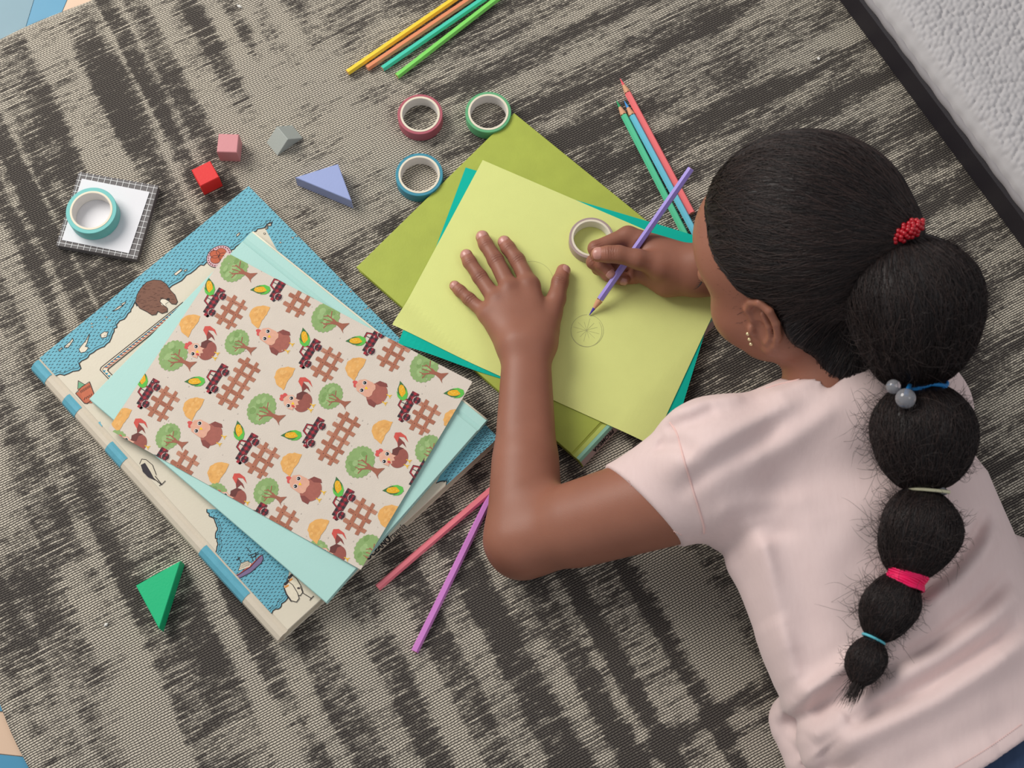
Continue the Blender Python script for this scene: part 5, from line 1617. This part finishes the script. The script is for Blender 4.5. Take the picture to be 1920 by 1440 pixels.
def seam(pix, r, name='seam', off=.0003, n=60, dash=False):
    P_ = np.array(pix, float); s = np.linspace(0, len(P_) - 1, n); i = np.minimum(s.astype(int), len(P_) - 2); f = (s - i)[:, None]
    # smooth path
    pm = np.array([P_[max(k - 1, 0)] for k in i]); p0 = P_[i]; p1 = P_[i + 1]; p2 = np.array([P_[min(k + 2, len(P_) - 1)] for k in i])
    path = 0.5 * ((2 * p0) + (-pm + p1) * f + (2 * pm - 5 * p0 + 4 * p1 - p2) * f ** 2 + (-pm + 3 * p0 - 3 * p1 + p2) * f ** 3)
    w_ = raycast(shirt_sdf, path)
    w_ = project(shirt_sdf, w_.astype(F32), 2, off)
    parts = [tube(w_[k:k + 2], r, 5) for k in range(0, n - 1, 2)] if dash else [tube(w_, r, 6)]
    V, Fc = merge(*parts)
    return link(name, mesh_from(name, np.array(V) - POFF - 0, Fc, True), seam_m, shirt)
seam([(1256, 792), (1270, 815), (1282, 860), (1300, 920), (1318, 980), (1320, 1000)], .0008, 'armhole_seam')
o_ = seam([(1178, 900), (1192, 925), (1215, 955), (1245, 985), (1278, 1003)], .00045, 'cuff_stitching', .0002, 90, True)
tag(o_, kind='stuff')

seam([(1436, 728), (1480, 716), (1530, 706), (1572, 702)], .0007, 'collar_seam')
tag(seam([(1790, 1440), (1850, 1404), (1915, 1358)], .00045, 'hem_stitching', .0002, 80, True), kind='stuff')

# ---- jeans (only their waist shows)
def jeans_sdf(p):
    a = TOR[3]; b = TOR[4]
    d = flatcone(p, a[0] + (b[0] - a[0]) * .3, b[0], .114, .118, .072, .076, T_UP)
    ax_ = unit(b[0] - a[0]); sd = np.cross(ax_, [0, 0, 1.0])
    for s in (-1, 1):
        h_ = np.array(b[0]) + sd * s * .055; k_ = h_ + ax_ * .26 + sd * s * .05; k_[2] = .06; f_ = k_ + ax_ * .25 - sd * s * .01; f_[2] = .045
        d = smin(d, rcone(p, h_, k_, .070, .052), .02); d = smin(d, rcone(p, k_, f_, .050, .036), .02)
    d = smin(d, rcone(p, np.array(b[0]), np.array(b[0]) + np.array([0, -.03, .01]), .075, .075), .03)
    d = smax(d, -((p - (HEM_P - HEM_N * .035)) @ HEM_N), .003)
    return d
jlo, jhi = bb([np.array(TOR[3][0]), np.array(TOR[4][0])], .14); jhi[0] += .30; jlo[1] -= .50; jhi[2] = .25; jlo[2] = -.02
JV, JQ = surface(jeans_sdf, jlo, jhi, 0.006)
denim = cloth_material('dark_denim', srgb(34, 50, 78), srgb(58, 78, 108))
jv = JV - POFF; jv[:, 2] = np.maximum(jv[:, 2], .0015)
jeans = link('jeans', mesh_np('jeans', jv, quads=JQ), denim, person)


# ------------------------------------------------------------------ hair
def hair_material():
    m, nt, b = newmat('dark_brown_hair')
    at = nd(nt, 'ShaderNodeAttribute'); at.attribute_name = 'shade'
    nt.links.new(mix_node(nt, at.outputs['Fac'], srgb(22, 16, 17), srgb(66, 50, 46)), b.inputs['Base Color'])
    b.inputs['Roughness'].default_value = 0.50
    b.inputs['Specular IOR Level'].default_value = 0.45
    return m
hair_m = hair_material()
def with_shade(me, vals):
    a_ = me.attributes.new('shade', 'FLOAT', 'POINT'); a_.data.foreach_set('value', np.asarray(vals, np.float32)); return me
HY = np.array([-.12, -.09, -.055, -.02, .005, .030, .050, .062, .074, .09], F32)
HZ = np.array([-.16, -.150, -.130, -.085, -.030, .002, .036, .062, .092, .13], F32)
TIE1 = W(1686, 438, .292)
def hair_line(q): 
    wob = .003 * np.sin(q[:, 1] * 190) * np.sin(q[:, 0] * 120 + 1)
    return (q[:, 2] - np.interp(q[:, 1], HY, HZ).astype(F32)) * F32(.68) + wob
def cap_sdf(p):
    q = to_head(p)
    ln = hair_line(q)
    t = np.clip(ln / .022, 0, 1); infl = -.0016 + .0085 * t * t * (3 - 2 * t)
    d = smin(head_core(q), neck(p) + .003, .016) - infl
    d = smin(d, rcone(p, from_head((0, -.055, .018)).astype(F32), TIE1.astype(F32), .044, .013), .030)
    d = smax(d, -ln - .002, .004)
    return smax(d, -(ear(q, 1) - .002), .002)
CV, CQ = surface(cap_sdf, H_O - .135, H_O + .15, 0.0026)
hair = link('hair', with_shade(mesh_np('hair', CV - POFF, quads=CQ), np.full(len(CV), .05)), hair_m, person)
tag(hair, 'dark hair pulled back tightly')

def strand_mesh(name, paths, r0, r1, shade, parent, sides=3):
    """paths: N x K x 3; thin tapering tubes joined into one part"""
    P = np.asarray(paths, float); N, K_, _ = P.shape
    T = np.gradient(P, axis=1); T /= np.linalg.norm(T, axis=2, keepdims=True) + 1e-12
    ref = np.where(np.abs(T[..., 2:3]) < .9, np.array([0, 0, 1.0]), np.array([1.0, 0, 0]))
    S = np.cross(T, ref); S /= np.linalg.norm(S, axis=2, keepdims=True) + 1e-12; U_ = np.cross(S, T)
    prof = np.linspace(0, 1, K_); rad = (r0 + (r1 - r0) * prof) * np.minimum(1, np.minimum(prof * 6 + .25, (1 - prof) * 6 + .15))
    V = np.stack([P + rad[None, :, None] * (math.cos(2 * math.pi * k / sides) * S + math.sin(2 * math.pi * k / sides) * U_) for k in range(sides)], 2)
    idx = np.arange(N * K_ * sides).reshape(N, K_, sides)
    q = np.stack([np.stack([idx[:, :-1, k], idx[:, :-1, (k + 1) % sides], idx[:, 1:, (k + 1) % sides], idx[:, 1:, k]], -1) for k in range(sides)], 2).reshape(-1, 4)
    me = mesh_np(name, V.reshape(-1, 3) - POFF, quads=q)
    with_shade(me, np.repeat(np.asarray(shade), K_ * sides))
    o = link(name, me, hair_m, parent); tag(o, kind='stuff')
    return o
# combed strands over the scalp, running to the first tie
sel = NR.choice(len(CV), 15000, replace=True)
P0 = CV[sel].astype(F32) + NR.normal(0, .001, (15000, 3)).astype(F32)
keep = (hair_line(to_head(P0)) > .001) & (P0[:, 2] > .12); P0 = P0[keep][:9500]
P0 = project(cap_sdf, P0, 2)
K_ = 9; path = [P0]; off = NR.uniform(-.0002, .0011, len(P0)).astype(F32); stepl = NR.uniform(.003, .0068, len(P0)).astype(F32)
jit = NR.normal(0, .14, (len(P0), 3)).astype(F32)
for k in range(K_ - 1):
    p = path[-1]
    d = TIE1.astype(F32) - p; dist = np.linalg.norm(d, axis=1); d = d / (dist[:, None] + 1e-6)
    d = d + jit * np.clip(dist / .06, 0, 1)[:, None] + NR.normal(0, .10, d.shape).astype(F32)
    n, _ = grad(cap_sdf, p, .001)
    d = d - n * (d * n).sum(1)[:, None]; d /= np.linalg.norm(d, axis=1)[:, None] + 1e-6
    p = p + d * np.minimum(stepl, dist * .5)[:, None]
    n, m_ = grad(cap_sdf, p, .001)
    v = cap_sdf(p) - off - .0003
    p = (p - n * np.clip(v, -.004, .004)[:, None]).astype(F32)
    path.append(p)
strand_mesh('hair_strands', np.stack(path, 1), .00028, .00020, NR.random(len(P0)) ** 2 * .9, hair)
# short fine hairs at the temple and nape
sel = NR.choice(len(CV), 60000); q_ = to_head(CV[sel]); ln = hair_line(q_)
P0 = CV[sel][(np.abs(ln) < .006)][:900].astype(F32)
if len(P0) > 10:
    n, _ = grad(cap_sdf, P0, .001); fdir = (TIE1 - P0); fdir /= np.linalg.norm(fdir, axis=1)[:, None]
    path = []
    base = P0 - fdir * .007
    base = project(lambda p: head_core(to_head(p)), base.astype(F32), 3, .0002)
    for t in np.linspace(0, 1, 6): path.append(base + fdir * .018 * t + n * (.0022 * t) + NR.normal(0, .0005, base.shape))
    strand_mesh('hairline_strands', np.stack(path, 1), .00012, .00018, NR.random(len(P0)) * .5, hair)

# ponytail of bubbles
TIES = [TIE1, W(1722, 722, .228), W(1738, 919, .2060), W(1697, 1083, .1890), W(1638, 1198, .1800), W(1607, 1284, .1765)]
RAD = [.0565, .0435, .0335, .0232, .0165]
EXPO = [.52, .55, .60, .62, .62]
TR0 = [.013, .018, .014, .0125, .0075, .004]
BEND = [(.004, 0, .012), (0, 0, .006), (.002, 0, .006), (-.001, 0, .004), (0, 0, .003)]
def frame(ax):
    s = np.cross(ax, [0, 0, 1.0]); s /= np.linalg.norm(s); return s, np.cross(s, ax)
def bubble_pt(i, t, a, k=1.0):
    A, B_ = TIES[i], TIES[i + 1]; ax = unit(B_ - A); s, u = frame(ax)
    t = np.asarray(t); a = np.asarray(a)
    base = TR0[i] * (1 - t) + TR0[i + 1] * t
    tt = np.clip(t, 0, 1)
    bul = np.sin(np.pi * tt ** .92) ** (EXPO[i] * (1.25 - .25 * tt) if i else EXPO[i] * (1.5 - .5 * tt))
    r = (base * .8 + (RAD[i] - base * .8) * bul) * k
    c = A + (B_ - A) * t[..., None] + np.array(BEND[i]) * np.sin(np.pi * tt)[..., None]
    # the fullest parts swell a little past the ties, like in soft hair
    c = c - ax * ((.5 - tt) * 0.10 * RAD[i] * 4 * (tt * (1 - tt)) )[..., None]
    lump = 1 + .025 * np.sin(3 * a + 7 * t + i) + .02 * np.sin(5 * a - 5 * t)
    return c + (r * lump)[..., None] * (np.cos(a)[..., None] * s + .94 * np.sin(a)[..., None] * u)
for i in range(5):
    nt_, na = 40, 56
    tt, aa = np.meshgrid(np.linspace(0, 1, nt_), np.arange(na) * 2 * np.pi / na, indexing='ij')
    V = bubble_pt(i, tt, aa, .985).reshape(-1, 3); idx = np.arange(nt_ * na).reshape(nt_, na)
    q = np.stack([idx[:-1], idx[1:], np.roll(idx[1:], -1, 1), np.roll(idx[:-1], -1, 1)], -1).reshape(-1, 4)
    caps = [list(idx[0]), list(idx[-1][::-1])]
    bub = link('hair_bubble', with_shade(mesh_np('hair_bubble', V - POFF, quads=q), np.full(len(V), .03)), hair_m, hair)
    N = int(2600 * (RAD[i] / .0565) ** 1.1) + 300
    t0 = NR.uniform(0, .75, N); ln = NR.uniform(.18, .45, N); a0 = NR.uniform(0, 2 * np.pi, N); sw = NR.normal(0, .16, N); kk = NR.uniform(.985, 1.035, N)
    s_ = np.linspace(0, 1, 9)
    T_ = np.clip(t0[:, None] + ln[:, None] * s_[None], 0, 1); A_ = a0[:, None] + sw[:, None] * s_[None] + NR.normal(0, .02, (N, 9))
    P_ = bubble_pt(i, T_, A_, kk[:, None] + .012 * np.sin(s_[None] * 9 + a0[:, None] * 5))
    strand_mesh('hair_strands', P_, .00026, .00018, NR.random(N) ** 2 * .8, hair)
    # frizz that stands off the bubble
    N = (1900, 1200, 760, 420, 300)[i]
    t0 = NR.uniform(.08, .92, N); a0 = NR.uniform(0, 2 * np.pi, N)
    b0 = bubble_pt(i, t0, a0, .99); ctr = TIES[i] + (TIES[i + 1] - TIES[i]) * t0[:, None]
    out = b0 - ctr; out /= np.linalg.norm(out, axis=1)[:, None]
    ax = unit(TIES[i + 1] - TIES[i]); tan = np.cross(out, ax)
    L_ = (.004 + .016 * NR.random(N) ** 2.5) * (.7 + .3 * RAD[i] / .05)
    if i == 0: L_ *= 1 + .8 * np.clip(out[:, 0], 0, 1)
    if i in (1, 2, 3): L_ *= 1 + .9 * np.clip(-out[:, 0], 0, 1)
    w1, w2 = NR.normal(0, 1, (2, N)); ph = NR.uniform(0, 6.28, N); fr = NR.uniform(2, 7, N)
    pts = []
    for s in np.linspace(0, 1, 9):
        pts.append(b0 + out * (L_ * s * (1 - .35 * s))[:, None] + ax * (L_ * (.5 * w1 * s + .16 * np.sin(fr * s + ph)))[:, None] + tan * (L_ * (.7 * w2 * s + .16 * np.cos(fr * s + ph)))[:, None])
    strand_mesh('frizz', np.stack(pts, 1), .00019, .00010, NR.random(N) * .6, hair)
# end tuft
N = 260; pts = []; e0 = TIES[5]; dirn = unit(W(1597, 1303, .176) - e0)
spread = NR.normal(0, .0028, (N, 3)); L_ = NR.uniform(.006, .017, N)
for s in np.linspace(0, 1, 7): pts.append(e0 + spread * (.9 + .6 * s) - dirn * .006 + dirn * (L_ * s * 1.5)[:, None] + NR.normal(0, .0003, (N, 3)))
strand_mesh('end_tuft', np.stack(pts, 1), .00028, .00012, NR.random(N) * .5, hair)

# hair ties
def ring_path(c, ax, r, n=40, wob=0.0, ph=0.0, squash=.9):
    s, u = frame(ax); a = np.linspace(0, 2 * np.pi, n + 1)[:-1]
    return [c + ax * (wob * math.sin(3 * t + ph)) + r * (math.cos(t) * s + squash * math.sin(t) * u) for t in a]
def ring_tube(c, ax, r, rt, wob=0.0, ph=0.0, n=40, sides=6):
    P = np.array(ring_path(c, ax, r, n, wob, ph)); V, Fc = [], []
    for i in range(n):
        T = unit(P[(i + 1) % n] - P[i - 1]); o = unit(P[i] - c); b_ = np.cross(T, o)
        for k in range(sides): V.append(P[i] + rt * (math.cos(2 * math.pi * k / sides) * o + math.sin(2 * math.pi * k / sides) * b_))
    for i in range(n):
        for k in range(sides):
            l = (k + 1) % sides; j = (i + 1) % n; Fc.append((i * sides + k, j * sides + k, j * sides + l, i * sides + l))
    return V, Fc
def ball(c, r, n=10, m=14):
    V = [c + r * np.array([math.sin(math.pi * (i + .0) / n) * math.cos(2 * math.pi * j / m), math.sin(math.pi * i / n) * math.sin(2 * math.pi * j / m), math.cos(math.pi * i / n)]) for i in range(n + 1) for j in range(m)]
    Fc = [(i * m + j, (i + 1) * m + j, (i + 1) * m + (j + 1) % m, i * m + (j + 1) % m) for i in range(n) for j in range(m)]
    return V, Fc
def add(name, shape, mat, parent, smooth=True):
    V, Fc = shape; return link(name, mesh_from(name, np.array(V) - POFF, Fc, smooth), mat, parent)
def glossy(name, c, rough=.2, trans=0.0):
    m = simple(name, c, rough, .05, 200, spec=.6); b = m.node_tree.nodes['Principled BSDF']; b.inputs['Transmission Weight'].default_value = trans; return m
red_b = glossy('red_beads', srgb(196, 12, 34), .18, .25); blue_c = simple('blue_cord', srgb(20, 118, 184), .6, .1, 200); clear = glossy('clear_bead', srgb(214, 214, 220), .06, .75)
pale_c = simple('cream_cord', srgb(214, 210, 176), .6, .1, 200); pink_c = simple('hot_pink_cord', srgb(236, 20, 96), .5, .1, 200); lb_c = simple('light_blue_elastic', srgb(96, 190, 206), .5, .05, 200)
axs = [unit(TIES[1] - H_O)] + [unit(TIES[min(i + 1, 5)] - TIES[i - 1]) for i in range(1, 5)]
def upside(c, ax, r, ang):
    s, u = frame(ax); 
    return c + r * (math.cos(ang) * s + math.sin(ang) * u)
# red beaded tie: the beads lie over the top of the first gather
t1 = add('hair_tie', ring_tube(TIE1, axs[0], .0150, .0034), red_b, hair); tag(t1, 'red beaded hair tie')
Lr, Lu_ = CR, CU
for k in range(34):
    a = k * 2.399; r = math.sqrt((k + .5) / 34)
    c = TIE1 + CR * (r * math.cos(a) * .0135 + .0015) + (CU * (r * math.sin(a) * .0075 + .45 * r * math.cos(a) * .0135)) + CT * (.0300 - .006 * r * r)
    add('bead', ball(c, .0023, 6, 8), red_b, t1)
t2 = add('hair_tie', merge(ring_tube(TIES[1] + CT * .004, axs[1], .0225, .0019, .002, 0), ring_tube(TIES[1] + CT * .004 + axs[1] * .0026, axs[1], .0228, .0018, .0022, 2), ring_tube(TIES[1] + CT * .004 - axs[1] * .0024, axs[1], .0226, .0017, .002, 4)), blue_c, hair); tag(t2, 'blue cord hair tie with clear bobbles', kind='stuff')
add('bobble', ball(W(1698, 747, .262), .0085, 14, 20), clear, t2); add('bobble', ball(W(1675, 725, .258), .0062, 14, 20), clear, t2)
add('knot', tube([W(1706, 722, .258), W(1700, 734, .266), W(1699, 741, .268)], .0018, 6), blue_c, t2)
t3 = add('hair_tie', ring_tube(TIES[2] + CT * .003, axs[2], .0172, .0016), pale_c, hair); tag(t3, 'cream cord hair tie')
for x, y, r in ((1764, 917, .0036), (1771, 922, .0030)): add('bobble', ball(W(x, y, .216), r, 10, 12), clear, t3)
t4 = add('hair_tie', merge(*[ring_tube(TIES[3] + CT * .003 + axs[3] * (k * .0018), axs[3], .0150 + abs(k) * .0007, .0013, .0006, k) for k in (-3, -2, -1, 0, 1, 2, 3)]), pink_c, hair); tag(t4, 'hot pink cord hair tie', kind='stuff')
for k in range(9): add('bead', ball(W(1714 + 5 * (k % 2) + 1.5 * math.sin(k), 1074 + k * 3.6, .199 - .001 * (k % 3)), .0022, 6, 8), red_b, t4)
t5 = add('hair_tie', ring_tube(TIES[4], axs[4], .0095, .0013), lb_c, hair); tag(t5, 'thin light blue elastic')

# earring and lashes
gold = glossy('earring', srgb(232, 214, 170), .15); gold.node_tree.nodes['Principled BSDF'].inputs['Metallic'].default_value = .6
def face_pt(x, y, f=body_sdf): return raycast(f, [(x, y)])[0]
ears = raycast(body_sdf, [(1402, 626), (1405, 636), (1408, 645)])
e1 = add('earring', merge(*[ball(c + CT * .0006, .0018, 8, 10) for c in ears]), gold, person); tag(e1, 'small pale gold earring', kind='stuff')
lash_m = simple('lashes', srgb(24, 18, 18), .6, .05, 100)
for s in (1, -1):
    lines = []
    for k in range(9):
        u = -1 + 2 * k / 8
        b0 = np.array([s * (.031 + .012 * u), .0895 - .004 * abs(u), -.0045 - .0015 * (1 - u * u)])
        lines.append(tube([from_head(b0), from_head(b0 + [s * .002 * u, .004, -.0030]), from_head(b0 + [s * .004 * u, .0075, -.0035])], [.0004, .0003, .0001], 4))
    tag(add('eyelashes', merge(*lines), lash_m, person), kind='stuff')
    add('eyebrow', tube([from_head((s * x, y + .0015, z)) for x, y, z in ((.016, .0885, .016), (.026, .0870, .0195), (.036, .0810, .0190), (.044, .0725, .0150))], [.0012, .002, .0018, .0006], 6), lash_m, person)
